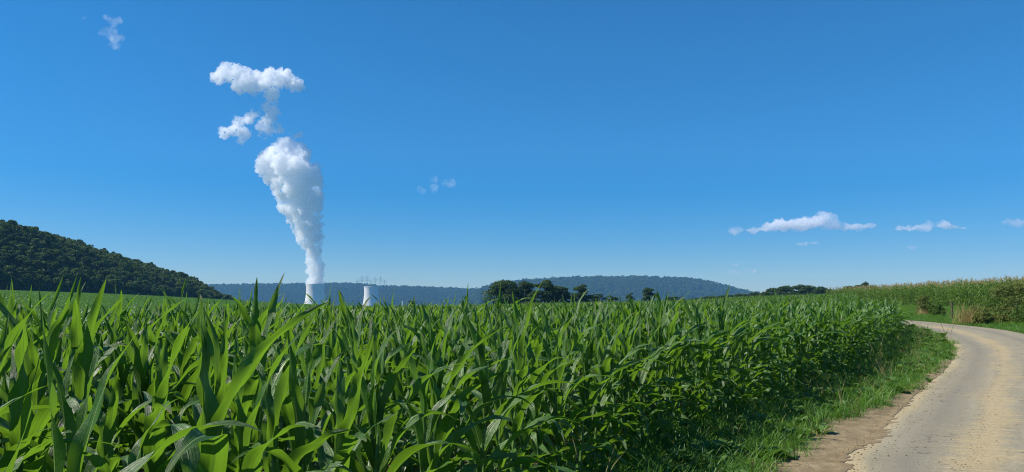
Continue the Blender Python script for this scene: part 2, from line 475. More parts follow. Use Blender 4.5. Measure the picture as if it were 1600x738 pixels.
def dirt_material():
    m, t, n, l = nt('sandy_dirt')
    g = N(t, 'ShaderNodeNewGeometry')
    n1 = noise(t, 5, 7, 0.65, g.outputs['Position']); n2 = noise(t, 40, 4, 0.7, g.outputs['Position'])
    c = ramp(t, n1, [(0.3, (0.15, 0.115, 0.066)), (0.5, (0.225, 0.175, 0.102)), (0.7, (0.31, 0.25, 0.15))])
    c = mixc(t, math_n(t, 'MULTIPLY', sstep_node(t, n2, 0.55, 0.7), 0.5), c, (0.14, 0.10, 0.06))
    p = principled(t, c, 0.95, 0.15)
    bump(t, math_n(t, 'ADD', n1, math_n(t, 'MULTIPLY', n2, 0.35)), 0.8, 0.035, p)
    output(t, p.outputs[0])
    return m
M['dirt'] = dirt_material()

def hill_material(name, c1, c2, c3, sc):
    m, t, n, l = nt(name)
    g = N(t, 'ShaderNodeNewGeometry')
    a = noise(t, sc, 5, 0.7, g.outputs['Position']); b = noise(t, sc * 0.08, 3, 0.5, g.outputs['Position'])
    c = ramp(t, a, [(0.33, c1), (0.5, c2), (0.68, c3)])
    c = mixc(t, sstep_node(t, b, 0.55, 0.68), c, tuple(q * 1.35 for q in c2))
    p = principled(t, c, 0.95, 0.1)
    bump(t, a, 1.0, 9.0, p)
    output(t, p.outputs[0])
    return m
M['far_hill'] = hill_material('far_wooded_hill', (0.006, 0.018, 0.006), (0.020, 0.046, 0.012), (0.050, 0.085, 0.022), 0.045)
M['near_hill'] = hill_material('wooded_hill_floor', (0.014, 0.028, 0.010), (0.024, 0.046, 0.014), (0.035, 0.06, 0.018), 0.15)

def cloud_material(name, dens, aniso=0.25, noise_scale=None, lo=0.4, hi=0.65, color=(1.0, 1.0, 1.0)):
    m, t, n, l = nt(name)
    v = N(t, 'ShaderNodeVolumePrincipled')
    v.inputs['Color'].default_value = (*color, 1)
    v.inputs['Anisotropy'].default_value = aniso
    v.inputs['Density'].default_value = dens
    if noise_scale:
        g = N(t, 'ShaderNodeNewGeometry')
        f = sstep_node(t, noise(t, noise_scale, 5, 0.6, g.outputs['Position']), lo, hi)
        l.new(math_n(t, 'MULTIPLY', f, dens), v.inputs['Density'])
    o = N(t, 'ShaderNodeOutputMaterial'); l.new(v.outputs[0], o.inputs['Volume'])
    return m
M['steam'] = cloud_material('steam', 0.05, 0.0, 0.020, 0.30, 0.54)
M['steam_thin'] = cloud_material('thinning_steam', 0.05, 0.0, 0.018, 0.36, 0.64)
M['cloud'] = cloud_material('cloud', 0.015, 0.0, 0.005, 0.33, 0.66)
M['wisp'] = cloud_material('wisp', 0.006, 0.1, 0.008, 0.35, 0.65)

# ------------------------------------------------------------------ ground, road, dirt
def build_ground():
    rad = np.concatenate([[0.0], np.geomspace(0.6, 6300, 190)])
    na = 360
    th = np.linspace(0, 2 * np.pi, na, endpoint=False)
    X = rad[:, None] * np.sin(th)[None]; Y = rad[:, None] * np.cos(th)[None]
    Z = H(X, Y)
    mb = MB(); mb.grid(np.stack([X, Y, Z], -1), closed=True)
    o = mb.build('ground', M['ground'])
    x, y = X.ravel(), Y.ravel()
    r = np.hypot(x, y)
    ce, cl = corn_edge(y), corn_left(y)
    incorn = (x < ce) & (x > cl) & (y > -6) & (y < 115)
    leftcrop = (x <= cl) & (r < 900)
    grass = (~incorn & ~leftcrop).astype(float)
    far = sstep(r, 330, 420) * (x > -0.36 * y)
    colr = np.stack([grass, leftcrop.astype(float), far, np.ones_like(x)], -1)
    at_ = o.data.attributes.new('land', 'FLOAT_COLOR', 'POINT')
    at_.data.foreach_set('color', colr.astype(np.float32).ravel())
    tag(o, kind='structure')
build_ground()

def build_road():
    us = np.concatenate([[-0.06], np.linspace(0, ROADW, 13), [ROADW + 0.06]])
    wob = 0.05 * np.sin(ARC * 0.9) + 0.02 * np.sin(ARC * 2.7 + 1)
    P = np.zeros((len(RLc), len(us), 3)); U = np.zeros((len(RLc), len(us), 2))
    for j, u in enumerate(us):
        w = wob * (1 - min(max(u, 0) / 0.5, 1)) - wob[::-1] * max(0, 1 - (ROADW - min(u, ROADW)) / 0.5)
        xy = RLc + NR * (u + w)[:, None]
        z = H(xy[:, 0], xy[:, 1]) + 0.014 + 0.03 * (1 - ((u - ROADW / 2) / (ROADW / 2)) ** 2)
        if j in (0, len(us) - 1): z = z - 0.05
        P[:, j, :2] = xy; P[:, j, 2] = z
        U[:, j, 0] = u; U[:, j, 1] = ARC
    mb = MB(); mb.grid(P[:, ::-1], U[:, ::-1])
    tag(mb.build('road', M['road']), kind='structure')
build_road()

def road_top(x, y, u):
    return float(H(x, y)) + 0.014 + 0.03 * (1 - ((u - ROADW / 2) / (ROADW / 2)) ** 2)
def build_dirt():
    # trampled sandy strip between the verge and the asphalt, spilling over the edge of the lane
    r = np.random.default_rng(5)
    ys = np.linspace(3.0, 24.0, 620)
    rag = np.convolve(r.standard_normal(len(ys) + 8), np.ones(3) / 3, 'same')[:len(ys)] * 0.09
    rag2 = np.convolve(r.standard_normal(len(ys) + 60), np.ones(31) / 31, 'same')[:len(ys)] * 0.22
    P = []
    for y, g1, g2 in zip(ys, rag, rag2):
        xl = float(road_left(y))
        amt = sstep(y, 2.8, 4.5) * (1 - 0.85 * sstep(y, 10.5, 15.0))
        inn = 0.06 + max(0.0, (0.02 + g2) * amt + g1 * (0.3 + amt))
        w = 0.80 * sstep(y, 2.8, 4.5) * (1 - sstep(y, 9.5, 13.8)) + 0.30
        row = []
        for k in np.linspace(-1, 1, 17):
            x = xl + (k * inn if k > 0 else k * w)
            if k > 0: 
                z = road_top(x, y, x - xl) + 0.010 * (1 - k) ** 0.6 + (-0.012 if k > 0.99 else 0.002)
            else:
                z = float(H(x, y)) + 0.024 + 0.014 * math.sin((1 + k) * math.pi) + 0.006 * math.sin(x * 9) * math.sin(y * 6) + float(r.normal(0, .0025))
            if k < -0.99: z -= 0.04
            row.append((x, y, z))
        P.append(row)
    mb = MB(); mb.grid(np.array(P))
    tag(mb.build('dirt_strip', M['dirt']), kind='structure')
build_dirt()

# ------------------------------------------------------------------ hills
def hill(name, prof, crest_d, depth, base_fn, mat, nu, nd, amp, knee=None, back=0.35, drop=0.0):
    """prof: (px, py) of the skyline; crest_d(u), depth(u): forward distance of the skyline and run of the face in front of it"""
    prof = np.array(prof, float)
    px = np.linspace(prof[0, 0], prof[-1, 0], nu)
    py = np.interp(px, prof[:, 0], prof[:, 1])
    P = np.zeros((nu, nd, 3))
    for i in range(nu):
        c = at(px[i], py[i], crest_d(px[i]))
        zc = c[2] - drop
        D0 = crest_d(px[i]) - depth(px[i])
        u = c[0] / c[1]
        zb = base_fn(u * D0, D0)
        s = np.linspace(0, 1 + back, nd)
        kn = knee(px[i]) if knee else 0.5
        h = np.where(s < 1, np.interp(s, *([0, kn * 0.42, 1], [0, kn * 1.16, 1]) if knee else ([0, .25, .5, .75, 1], [0, .2, .52, .83, 1])), 1 - 0.35 * (s - 1) / back)
        Y = D0 + s * depth(px[i])
        P[i, :, 0] = u * Y; P[i, :, 1] = Y; P[i, :, 2] = zb + (zc - zb) * h
    nz = rng.standard_normal((nu, nd))
    k = np.array([0.25, 0.5, 0.25])
    nz = 0.5 * nz + 0.5 * np.apply_along_axis(lambda q: np.convolve(q, k, 'same'), 0, nz)
    P[:, 1:, 2] += (nz * amp)[:, 1:]
    P[:, 0, 2] -= 6
    mb = MB(); mb.grid(P)
    o = mb.build(name, mat)
    tag(o, kind='structure')
    return P

ridge_prof = [(120, 449), (250, 446), (330, 444.5), (400, 443.5), (450, 443), (500, 442), (540, 441.5), (560, 443), (600, 446), (650, 447.5), (700, 449.5), (750, 451), (800, 453), (900, 456)]
HR = hill('hill_ridge', ridge_prof, lambda p: 5000, lambda p: 1100, lambda x, y: float(H(x, y)), M['far_hill'], 260, 70, 2.0, drop=17)
dome_prof = [(715, 470), (735, 460), (752, 449), (770, 443), (800, 439), (820, 436), (850, 435), (865, 434), (900, 432.5), (950, 431.5), (1000, 431.5), (1050, 432.5), (1080, 434), (1100, 437.5), (1130, 444), (1160, 452), (1185, 458), (1215, 466), (1250, 476), (1300, 486)]
HD = hill('hill_dome', dome_prof, lambda p: 4300, lambda p: 1000, lambda x, y: float(H(x, y)), M['far_hill'], 240, 70, 2.0, drop=17)

near_prof = [(-420, 268), (-300, 290), (-150, 322), (0, 350), (60, 362), (120, 379), (160, 392), (200, 405), (250, 419), (290, 430), (310, 440), (332, 452), (352, 465), (380, 478)]
def n_base(p): return np.interp(p, [-420, 0, 200, 372], [330, 420, 500, 600])
def n_depth(p): return np.interp(p, [-420, 0, 200, 300, 372], [330, 300, 200, 110, 40])
NH = hill('hill_slope', near_prof, lambda p: n_base(p) + n_depth(p), n_depth, lambda x, y: float(H(x, y)) - 1.0, M['near_hill'], 150, 60, 0.5,
          knee=lambda p: 0.55, drop=7.5)

# ------------------------------------------------------------------ geometry-node scatter for uncountable growth
def scatter(name, protos, pts, rots, scls, idx, label, cat, kind='stuff'):
    pc = bpy.data.collections.new(name + '_kinds')
    for i_, p in enumerate(protos):
        p.name = '%s_kind_%s' % (name, 'abcdefghijklmnopqrstuvwxyz'[i_]); pc.objects.link(p)
    me = bpy.data.meshes.new(name)
    me.vertices.add(len(pts)); me.vertices.foreach_set('co', np.asarray(pts, np.float32).ravel())
    a = me.attributes.new('turn', 'FLOAT_VECTOR', 'POINT'); a.data.foreach_set('vector', np.asarray(rots, np.float32).ravel())
    a = me.attributes.new('size', 'FLOAT_VECTOR', 'POINT'); a.data.foreach_set('vector', np.asarray(scls, np.float32).ravel())
    a = me.attributes.new('kind_index', 'INT', 'POINT'); a.data.foreach_set('value', np.asarray(idx, np.int32))
    o = bpy.data.objects.new(name, me); COL.objects.link(o)
    g = bpy.data.node_groups.new(name + '_nodes', 'GeometryNodeTree')
    g.interface.new_socket('Geometry', in_out='INPUT', socket_type='NodeSocketGeometry')
    g.interface.new_socket('Geometry', in_out='OUTPUT', socket_type='NodeSocketGeometry')
    gi = g.nodes.new('NodeGroupInput'); go = g.nodes.new('NodeGroupOutput')
    ci = g.nodes.new('GeometryNodeCollectionInfo')
    ci.inputs['Collection'].default_value = pc
    ci.inputs['Separate Children'].default_value = True
    ci.inputs['Reset Children'].default_value = True
    iop = g.nodes.new('GeometryNodeInstanceOnPoints')
    iop.inputs['Pick Instance'].default_value = True
    def attr(nm, ty):
        n = g.nodes.new('GeometryNodeInputNamedAttribute'); n.data_type = ty; n.inputs['Name'].default_value = nm
        return n.outputs['Attribute']
    L = g.links.new
    L(gi.outputs[0], iop.inputs['Points']); L(ci.outputs[0], iop.inputs['Instance'])
    L(attr('kind_index', 'INT'), iop.inputs['Instance Index'])
    L(attr('turn', 'FLOAT_VECTOR'), iop.inputs['Rotation'])
    L(attr('size', 'FLOAT_VECTOR'), iop.inputs['Scale'])
    L(iop.outputs[0], go.inputs[0])
    md = o.modifiers.new('scatter', 'NODES'); md.node_group = g
    tag(o, label, cat, kind=kind)
    return o

# ------------------------------------------------------------------ trees
def crown_mb(seed, h, w, n, leaf, base=0.22, flat=1.0, blobs=36):
    r = np.random.default_rng(seed)
    mb = MB()
    C = []
    for _ in range(blobs):
        while True:
            p = r.uniform(-1, 1, 3)
            if np.dot(p, p) < 1: break
        zz = r.uniform(-1, 1)
        q_ = math.hypot(p[0], p[1]) + 1e-6
        lim = math.sqrt(max(0.05, 1 - (max(0, zz) ** 1.6) * 0.9)) * (1 - 0.15 * max(0, -zz))
        env = lim * (r.random() ** 0.5) / q_
        c = np.array([p[0] * w * 0.40 * env, p[1] * w * 0.40 * env, h * (base + (1 - base) * (0.45 + 0.44 * zz))])
        C.append((c, r.uniform(0.11, 0.20) * w * flat))
    per = n // blobs
    V = []; Fc = []
    k = 0
    for c, rad in C:
        d = r.standard_normal((per, 3)); d /= np.linalg.norm(d, axis=1)[:, None]
        d[:, 2] = np.where(d[:, 2] < -0.4, -d[:, 2], d[:, 2])
        rr = rad * (0.55 + 0.5 * r.random(per) ** 0.6)
        pos = c + d * rr[:, None] * np.array([1, 1, 0.85])
        nrm = d + 0.9 * r.standard_normal((per, 3)); nrm /= np.linalg.norm(nrm, axis=1)[:, None]
        ax = np.cross(nrm, r.standard_normal((per, 3))); ax /= np.linalg.norm(ax, axis=1)[:, None]
        bx = np.cross(nrm, ax)
        s1 = leaf * r.uniform(0.6, 1.3, per)[:, None]; s2 = s1 * r.uniform(0.5, 0.9, per)[:, None]
        q = np.stack([pos - ax * s1, pos - bx * s2 + nrm * s1 * .2, pos + ax * s1, pos + bx * s2 + nrm * s1 * .2], 1)
        V.append(q.reshape(-1, 3)); Fc.append(np.arange(per * 4).reshape(-1, 4) + k); k += per * 4
    mb.add(np.concatenate(V), np.concatenate(Fc))
    return mb, C
def trunk_mb(seed, h, w, C, base=0.22):
    r = np.random.default_rng(seed + 99)
    mb = MB()
    top = np.array([r.normal(0, .03) * w, r.normal(0, .03) * w, h * 0.72])
    pts = np.array([[0, 0, -0.5], [0, 0, 0.1], top * np.array([.5, .3, .35]), top * np.array([.6, .8, .68]), top])
    mb.tube(pts, np.array([0.034, 0.028, 0.022, 0.015, 0.006]) * h, 8)
    for c, rad in C[::2]:
        z0 = min(h * r.uniform(0.18, 0.5), c[2] * 0.8)
        p0 = np.array([0, 0, z0])
        mid = p0 * 0.45 + c * 0.55 + np.array([0, 0, -0.02 * h])
        mb.tube(np.array([p0, mid, c]), np.array([0.011, 0.008, 0.003]) * h, 5)
    return mb
TREES = []
for k, (h, w, n, lf, bs) in enumerate([(12, 11, 7000, 0.30, -0.22), (13, 9, 6400, 0.30, -0.16), (9, 8, 3600, 0.25, -0.22), (11, 12, 7000, 0.30, -0.24)]):
    cm, C = crown_mb(40 + k, h, w, n, lf, bs)
    TREES.append((cm.mesh('crown', M['crown']), trunk_mb(40 + k, h, w, C).mesh('trunk', M['bark']), h, w))
def tree(kind, x, y, top_z, wide, label, group, cat='tree', name='tree'):
    cm, tm, h, w = TREES[kind]
    z = float(H(x, y)) - 0.1
    e = empty(name, (x, y, z), rnd.uniform(0, 6.28))
    sh = (top_z - z) / h
    e.scale = (wide / w * 1.05, wide / w * 1.05, sh)
    for nm, me in (('crown', cm), ('trunk', tm)):
        o = bpy.data.objects.new(nm, me); COL.objects.link(o); o.parent = e
    return tag(e, label, cat, group)

def tree_px(kind, px, py_top, wpx, Y, label, group, name='tree'):
    p = at(px, py_top, Y)
    return tree(kind, p[0], Y, p[2], wpx / F * Y, label, group, name=name)
def far_woods(A, name, label, cell):
    pts = []
    c = A[:-1, 1:-1]; e1 = A[1:, 1:-1] - c; e2 = A[:-1, 2:] - c
    area = np.linalg.norm(np.cross(e1, e2), axis=-1)
    k = rng.poisson(area / cell)
    for i, j in zip(*np.nonzero(k)):
        for _ in range(k[i, j]):
            a, b = rng.random(2); pts.append(c[i, j] + e1[i, j] * a + e2[i, j] * b)
    pts = np.array(pts); n = len(pts)
    sc = rng.uniform(1.1, 2.6, n)
    scatter(name, fproto, pts - np.array([0, 0, 1.5]), np.stack([np.zeros(n), np.zeros(n), rng.uniform(0, 6.28, n)], -1),
            np.stack([sc * 1.15, sc * 1.15, sc], -1), rng.integers(0, 5, n), label, 'woodland')
G1 = 'trees at the far edge of the maize'
tree_px(3, 786, 438, 62, 300, 'broad dark round tree at the left end of the tree clump beyond the maize', G1)
tree_px(0, 822, 440, 48, 306, 'dark tree standing second from the left in the clump beyond the maize', G1)
tree_px(1, 851, 434, 44, 296, 'tallest tree of the clump beyond the maize, with a ragged open top', G1)
tree_px(3, 872, 447, 44, 302, 'low dark tree between the tallest tree and the separate tall tree to its right', G1)
tree_px(1, 908, 442, 34, 310, 'tall dark tree standing slightly apart right of the clump beyond the maize', G1)
tree_px(2, 934, 458, 34, 316, 'low bushy tree just right of the tall separate tree beyond the maize', G1)
tree_px(2, 955, 461, 26, 325, 'lowest rounded bush tree in the gap right of the tree clump', G1)
tree_px(2, 985, 456, 18, 330, 'small slim pale tree just left of the lone bushy tree before the dome hill', G1)
tree_px(0, 1014, 450, 27, 300, 'lone bushy tree in front of the dome hill, right of the slim pale tree', G1)
tree_px(3, 1052, 464, 32, 320, 'very low wide tree at the right foot of the dome hill before the maize edge', G1)
tree_px(2, 641, 469, 14, 420, 'small round tree near the second cooling tower, seen above the maize tips', G1)
tree_px(3, 803, 449, 40, 298, 'low dark bushy tree filling the gap between the first two trees of the clump', G1)
tree_px(2, 838, 452, 40, 292, 'low dark bushy tree in front of the tallest tree of the clump', G1)
tree_px(2, 892, 456, 34, 304, 'low bush tree filling the gap left of the tall separate tree', G1)
ORD = ['first', 'second', 'third', 'fourth', 'fifth', 'sixth', 'seventh', 'eighth', 'ninth', 'tenth', 'eleventh', 'twelfth']
G2 = 'trees of the wood on the right skyline'
for n_, (px, py, w) in enumerate(((1088, 466, 30), (1112, 463, 30), (1136, 461, 28), (1158, 459, 26), (1178, 457, 24), (1196, 456, 26), (1210, 450, 26), (1228, 446.5, 28), (1247, 445.5, 28), (1264, 446, 26), (1281, 448, 24), (1294, 452, 20))):
    tree_px(3 if n_ % 4 else 0, px, py, w * 1.4, rnd.uniform(395, 430), 'dark tree, %s from the left in the low wooded line on the skyline' % ORD[n_], G2)
G3 = 'trees of the small wood above the tall maize'
for n_, (px, py, w) in enumerate(((1312, 452, 20), (1326, 447, 22), (1341, 443, 20), (1351, 441, 16), (1362, 446, 20), (1376, 449, 18))):
    tree_px((0, 3, 1)[n_ % 3], px, py, w * 1.35, rnd.uniform(330, 350), 'dark tree, %s from the left in the small wood behind the tall maize' % ORD[n_], G3)
G4 = 'trees at the right edge of the skyline'
for n_, (px, py, w) in enumerate(((1580, 444, 22), (1592, 437, 28), (1608, 433, 34), (1630, 430, 36))):
    tree_px(3 * (n_ % 2), px, py, w * 1.2, 240, 'dark round tree, %s from the left at the right end of the skyline' % ORD[n_], G4)

# woodland covering the near hill
fproto = []
for k in range(5):
    cm, C = crown_mb(70 + k, 10, 10, 1000, 0.5, -0.1 + 0.1 * (k % 2), blobs=16)
    fproto.append(cm.build('forest_crown', M['forest'], link=False))
def forest_points():
    pts = []
    nu, nd = NH.shape[:2]
    A = NH
    for i in range(nu - 1):
        for j in range(1, nd - 1):
            c = A[i, j]
            e1 = A[i + 1, j] - c; e2 = A[i, j + 1] - c
            area = np.linalg.norm(np.cross(e1, e2))
            k = area / 19.0
            cnt = int(k) + (rng.random() < k - int(k))
            for _ in range(cnt):
                a, b = rng.random(2)
                pts.append(c + e1 * a + e2 * b)
    return np.array(pts)
fp = forest_points()
# a ragged hedge of trees along the foot of the slope
n = len(fp)
sc = rng.uniform(0.5, 0.95, n) * (0.9 + 0.25 * rng.random(n))
scatter('woodland', fproto, fp - np.array([0, 0, 0.6]), np.stack([np.zeros(n), np.zeros(n), rng.uniform(0, 6.28, n)], -1),
        np.stack([sc, sc, sc * rng.uniform(0.8, 1.15, n)], -1), rng.integers(0, 5, n),
        'dense dark green woodland covering the steep hillside at the left', 'woodland')

far_woods(HR, 'ridge_woodland', 'far blue-green woodland covering the long ridge behind the cooling towers', 190)
far_woods(HD, 'dome_woodland', 'far blue-green woodland covering the broad dome-shaped hill', 190)

# ------------------------------------------------------------------ power station
def cooling_tower(px_c, py_top, w_top_px, Y, zbase, label):
    p = at(px_c, py_top, Y)
    Rt = w_top_px / F * Y / 2
    ztop = p[2]
    Ht = ztop - zbase
    e = empty('cooling_tower', (p[0], Y, zbase))
    tag(e, label, 'cooling tower', 'cooling towers of the power station')
    zs = np.linspace(0.07, 1, 46)
    zt, rt = 0.80, Rt * 0.965
    b = (1 - zt) / math.sqrt((Rt / rt) ** 2 - 1)
    def rad(z): 
        bb = np.where(z > zt, b, 0.62)
        return rt * np.sqrt(1 + ((z - zt) / bb) ** 2)
    th = np.linspace(0, 2 * np.pi, 96, endpoint=False)
    def surf(zs, off):
        r = rad(zs) + off
        return np.stack([r[:, None] * np.cos(th), r[:, None] * np.sin(th), np.repeat((zs * Ht)[:, None], 96, 1)], -1)
    mb = MB()
    outer = surf(zs, 0); inner = surf(zs[::-1], -1.6)
    mb.grid(np.concatenate([outer, inner, outer[:1]]), closed=True)
    mb.build('shell', M['concrete'], e)
    rm = MB()
    zr = np.array([0.984, 1.004])
    o2 = surf(zr, 0.9); i2 = surf(zr[::-1], -2.2)
    rm.grid(np.concatenate([o2, i2, o2[:1]]), closed=True)
    rm.build('rim', M['concrete'], e)
    cl = MB()
    r0 = float(rad(np.array([0.07]))[0]) - 1.0; r1 = r0 + 5
    for k in range(48):
        a0 = 2 * math.pi * k / 48
        for s in (-1, 1):
            a1 = a0 + s * math.pi / 48
            cl.tube([[r1 * math.cos(a0), r1 * math.sin(a0), 0], [r0 * math.cos(a1), r0 * math.sin(a1), 0.075 * Ht]], 0.8, 5)
    cl.build('colonnade', M['concrete'], e)
    bs = MB(); ang = np.linspace(0, 2 * np.pi, 64, endpoint=False)
    bs.grid(np.stack([np.stack([r * np.cos(ang), r * np.sin(ang), np.full(64, z)], -1) for r, z in ((r1 + 4, -4), (r1 + 4, 1.5), (r1 - 4, 1.5))]), closed=True)
    bs.build('basin', M['concrete'], e)
    return e
cooling_tower(493, 444, 28.5, 3670, -52, 'tall pale cooling tower with the thick white steam plume rising from it')
cooling_tower(580.5, 448.5, 23, 4000, -53, 'pale cooling tower without steam, standing right of the steaming one')
def stack(px, py, Y, zb):
    p = at(px, py, Y)
    e = empty('chimney', (p[0], Y, zb)); h = p[2] - zb
    tag(e, 'thin white vent chimney far off, right of the steamless cooling tower', 'chimney')
    mb = MB(); mb.tube([[0, 0, 0], [0, 0, h * .5], [0, 0, h]], [3.6, 3.2, 2.9], 16); mb.build('shaft', M['white_wall'], e)
    c = MB(); c.tube([[0, 0, h - 4], [0, 0, h + .4]], 3.3, 16); c.build('cap_ring', M['white_wall'], e)
stack(629, 470.5, 3400, -52)

def pylon_mb(h):
    body, arms, ins = MB(), [], []
    lv = np.array([0, .25, .45, .62, .78, .9, 1.0]) * h
    hw = np.interp(lv, [0, .62 * h, h], [0.11 * h, 0.03 * h, 0.012 * h])
    t = 0.0045 * h
    corners = [np.array([[sx * w, sy * w, z] for w, z in zip(hw, lv)]) for sx, sy in ((1, 1), (1, -1), (-1, -1), (-1, 1))]
    for c in corners: body.tube(c, t, 4)
    for k in range(4):
        a, b = corners[k], corners[(k + 1) % 4]
        for i in range(len(lv) - 1):
            body.tube([a[i], b[i + 1]], t * .55, 4); body.tube([b[i], a[i + 1]], t * .55, 4)
    for z, half in ((.72 * h, .15 * h), (.84 * h, .20 * h), (.97 * h, .11 * h)):
        am = MB()
        for s in (-1, 1):
            am.tube([[0, .02 * h, z], [s * half, 0, z]], t * .8, 4); am.tube([[0, -.02 * h, z], [s * half, 0, z]], t * .8, 4)
            am.tube([[0, 0, z + .045 * h], [s * half, 0, z]], t * .8, 4)
            ins.append(MB().tube([[s * half, 0, z], [s * half, 0, z - .06 * h]], t * .7, 5))
        arms.append(am)
    return body, arms, ins
pb, pa, pi = pylon_mb(1.0)
PYLON_PARTS = [('lattice_mast', pb.mesh('lattice_mast', M['grey_steel']))] + [('crossarm', q.mesh('crossarm', M['grey_steel'])) for q in pa] + \
    [('insulator', q.mesh('insulator', M['grey_steel'])) for q in pi]
PY = [(558.5, 437, 20, 'first pylon from the left on the ridge, low behind the skyline'), (565.5, 432, 24, 'second pylon from the left on the ridge, tall with wide arms'),
      (573.5, 432, 24, 'third pylon from the left on the ridge, tall, just left of the short one'), (579.5, 438, 18, 'short pylon in the middle of the row on the ridge'),
      (586, 433.5, 22, 'tall pylon on the ridge just right of the short middle one'), (594.5, 433, 22, 'second pylon from the right end of the row on the ridge'), (601, 437.5, 18, 'pylon at the right end of the row on the ridge')]
for px, py, hp, lab in PY:
    Y = 4960 + rnd.uniform(-30, 90)
    p = at(px, py, Y); h = hp / F * Y
    e = empty('pylon', (p[0], Y, p[2] - h), R(12)); e.scale = (h, h, h)
    for nm, me in PYLON_PARTS:
        o = bpy.data.objects.new(nm, me); COL.objects.link(o); o.parent = e
    tag(e, lab, 'pylon', 'pylons on the ridge')
p = at(1037.5, 427.5, 4300)
e = empty('radio_mast', (p[0], 4300, p[2] - 34)); tag(e, 'thin radio mast standing on top of the dome hill', 'mast')
mb = MB(); mb.tube([[0, 0, 0], [0, 0, 17], [0, 0, 34]], [1.1, .8, .5], 6); mb.build('shaft', M['grey_steel'], e)
mb = MB(); mb.tube([[0, 0, 22], [0, 0, 26]], 1.6, 8); mb.build('antenna', M['grey_steel'], e)

# ------------------------------------------------------------------ steam and clouds: closed bumpy bodies of scattering vapour
def ico_arrays():
    import bmesh
    bm = bmesh.new(); bmesh.ops.create_icosphere(bm, subdivisions=3, radius=1.0)
    V = np.array([v.co[:] for v in bm.verts]); Fc = np.array([[v.index for v in f.verts] for f in bm.faces])
    bm.free(); return V, Fc
ICO = ico_arrays()
def vapour(name, balls, voxel, disps, mat, label, cat, group=None, kind=None):
    mb = MB()
    for c, r in balls: 
        mb.add(ICO[0] * (np.array(r) if np.ndim(r) else r) + np.array(c), ICO[1])
    ctr = np.mean([c for c, r in balls], axis=0)
    for v in mb.v: v -= ctr
    o = mb.build(name, mat); o.location = ctr
    md = o.modifiers.new('merge', 'REMESH'); md.mode = 'VOXEL'; md.voxel_size = voxel
    for k, (sc, st) in enumerate(disps):
        tx = bpy.data.textures.new(name + '_billow', 'CLOUDS'); tx.noise_scale = sc; tx.noise_depth = 2
        d = o.modifiers.new('billow', 'DISPLACE'); d.texture = tx; d.texture_coords = 'LOCAL'; d.strength = st; d.mid_level = 0.5
        d.direction = 'NORMAL'
    return tag(o, label, cat, group, kind)

def px_ball(px, py, rp, Y, dy=0.0, sq=1.0, wx=1.0):
    p = at(px, py, Y + dy); r = rp / F * Y
    return (p, (r * wx, r * wx, r * sq))
Y0 = 3670
outline = np.array([(222, 431, 446), (230, 426, 476), (238, 410, 486), (248, 401, 491), (262, 402, 503), (280, 414, 508), (300, 429, 507), (325, 437, 506), (350, 450, 505), (375, 464, 504), (390, 474, 503), (405, 478, 504.5), (425, 479.5, 505.5), (446, 480.5, 505)], float)
balls = []
for y in np.arange(228, 446, 6.0):
    xl, xr = np.interp(y, outline[:, 0], outline[:, 1]), np.interp(y, outline[:, 0], outline[:, 2])
    w = (xr - xl) / 2 * 0.96; c = (xl + xr) / 2
    if y > 395:
        balls.append(px_ball(c, y, w * 0.98, Y0)); continue
    balls.append(px_ball(c + rnd.uniform(-2, 2), y, w * 0.6, Y0))
    for _ in range(6):
        r = rnd.uniform(0.14, 0.36) * w + 1.5
        a = rnd.uniform(0, 2 * math.pi)
        balls.append(px_ball(c + math.cos(a) * (w - r), y + rnd.uniform(-3, 3), r, Y0, math.sin(a) * (w - r) / F * Y0))
vapour('steam_plume', balls, 4.0, [(55, 60), (22, 36), (9, 15)], M['steam'], 'thick white steam plume rising and widening from the cooling tower', 'steam')
def puff(zx, zy, r): return (zx / 1.846 + 300, zy / 1.846 + 80, r / 1.846)
def vap_px(name, lst, Y, voxel, disps, mat, label, cat, group, sq=0.9, jit=0.5, wx=1.0):
    b = []
    for px, py, r in lst:
        b.append(px_ball(px, py, r * 0.78, Y, rnd.uniform(-jit, jit) * r / F * Y, sq * (0.8 if wx > 1 else 1), wx))
        for _ in range(6):
            a = rnd.uniform(0, 6.28); q = rnd.uniform(0.5, 0.8) * r; rr = rnd.uniform(0.25, 0.45) * r
            b.append(px_ball(px + math.cos(a) * q, py + math.sin(a) * q * sq, rr, Y, rnd.uniform(-.6, .6) * r / F * Y, sq))
    return vapour(name, b, voxel, disps, mat, label, cat, group)
GS = 'drifting steam puffs above the plume'
vap_px('steam_puff', [puff(*q) for q in ((72, 75, 26), (100, 58, 32), (130, 68, 34), (160, 82, 36), (195, 90, 36), (235, 82, 38), (270, 80, 34), (298, 96, 24), (235, 122, 26), (180, 115, 24), (140, 98, 26))],
       Y0, 6.0, [(50, 70), (20, 36), (9, 14)], M['steam'], 'largest white steam puff, wide and two-lobed, at the top above the plume', 'steam', GS)
vap_px('steam_puff', [puff(*q) for q in ((228, 164, 26), (222, 195, 28), (214, 225, 24), (240, 224, 20), (232, 145, 20), (205, 240, 18))],
       Y0, 5.0, [(40, 60), (16, 30), (8, 12)], M['steam_thin'], 'narrow upright steam puff hanging directly under the two-lobed one', 'steam', GS)
vap_px('steam_puff', [puff(*q) for q in ((168, 192, 22), (135, 212, 25), (150, 238, 26), (114, 232, 25), (92, 236, 16), (142, 262, 16), (180, 180, 14))],
       Y0, 5.0, [(40, 60), (16, 30), (8, 12)], M['steam_thin'], 'ragged steam puff left of the narrow upright one', 'steam', GS)
vap_px('steam_puff', [puff(*q) for q in ((302, 244, 12), (314, 242, 12), (282, 236, 8))], Y0, 4.0, [(30, 14), (12, 8)], M['steam_thin'], 'tiny steam puff on its own right of the narrow upright one', 'steam', GS)

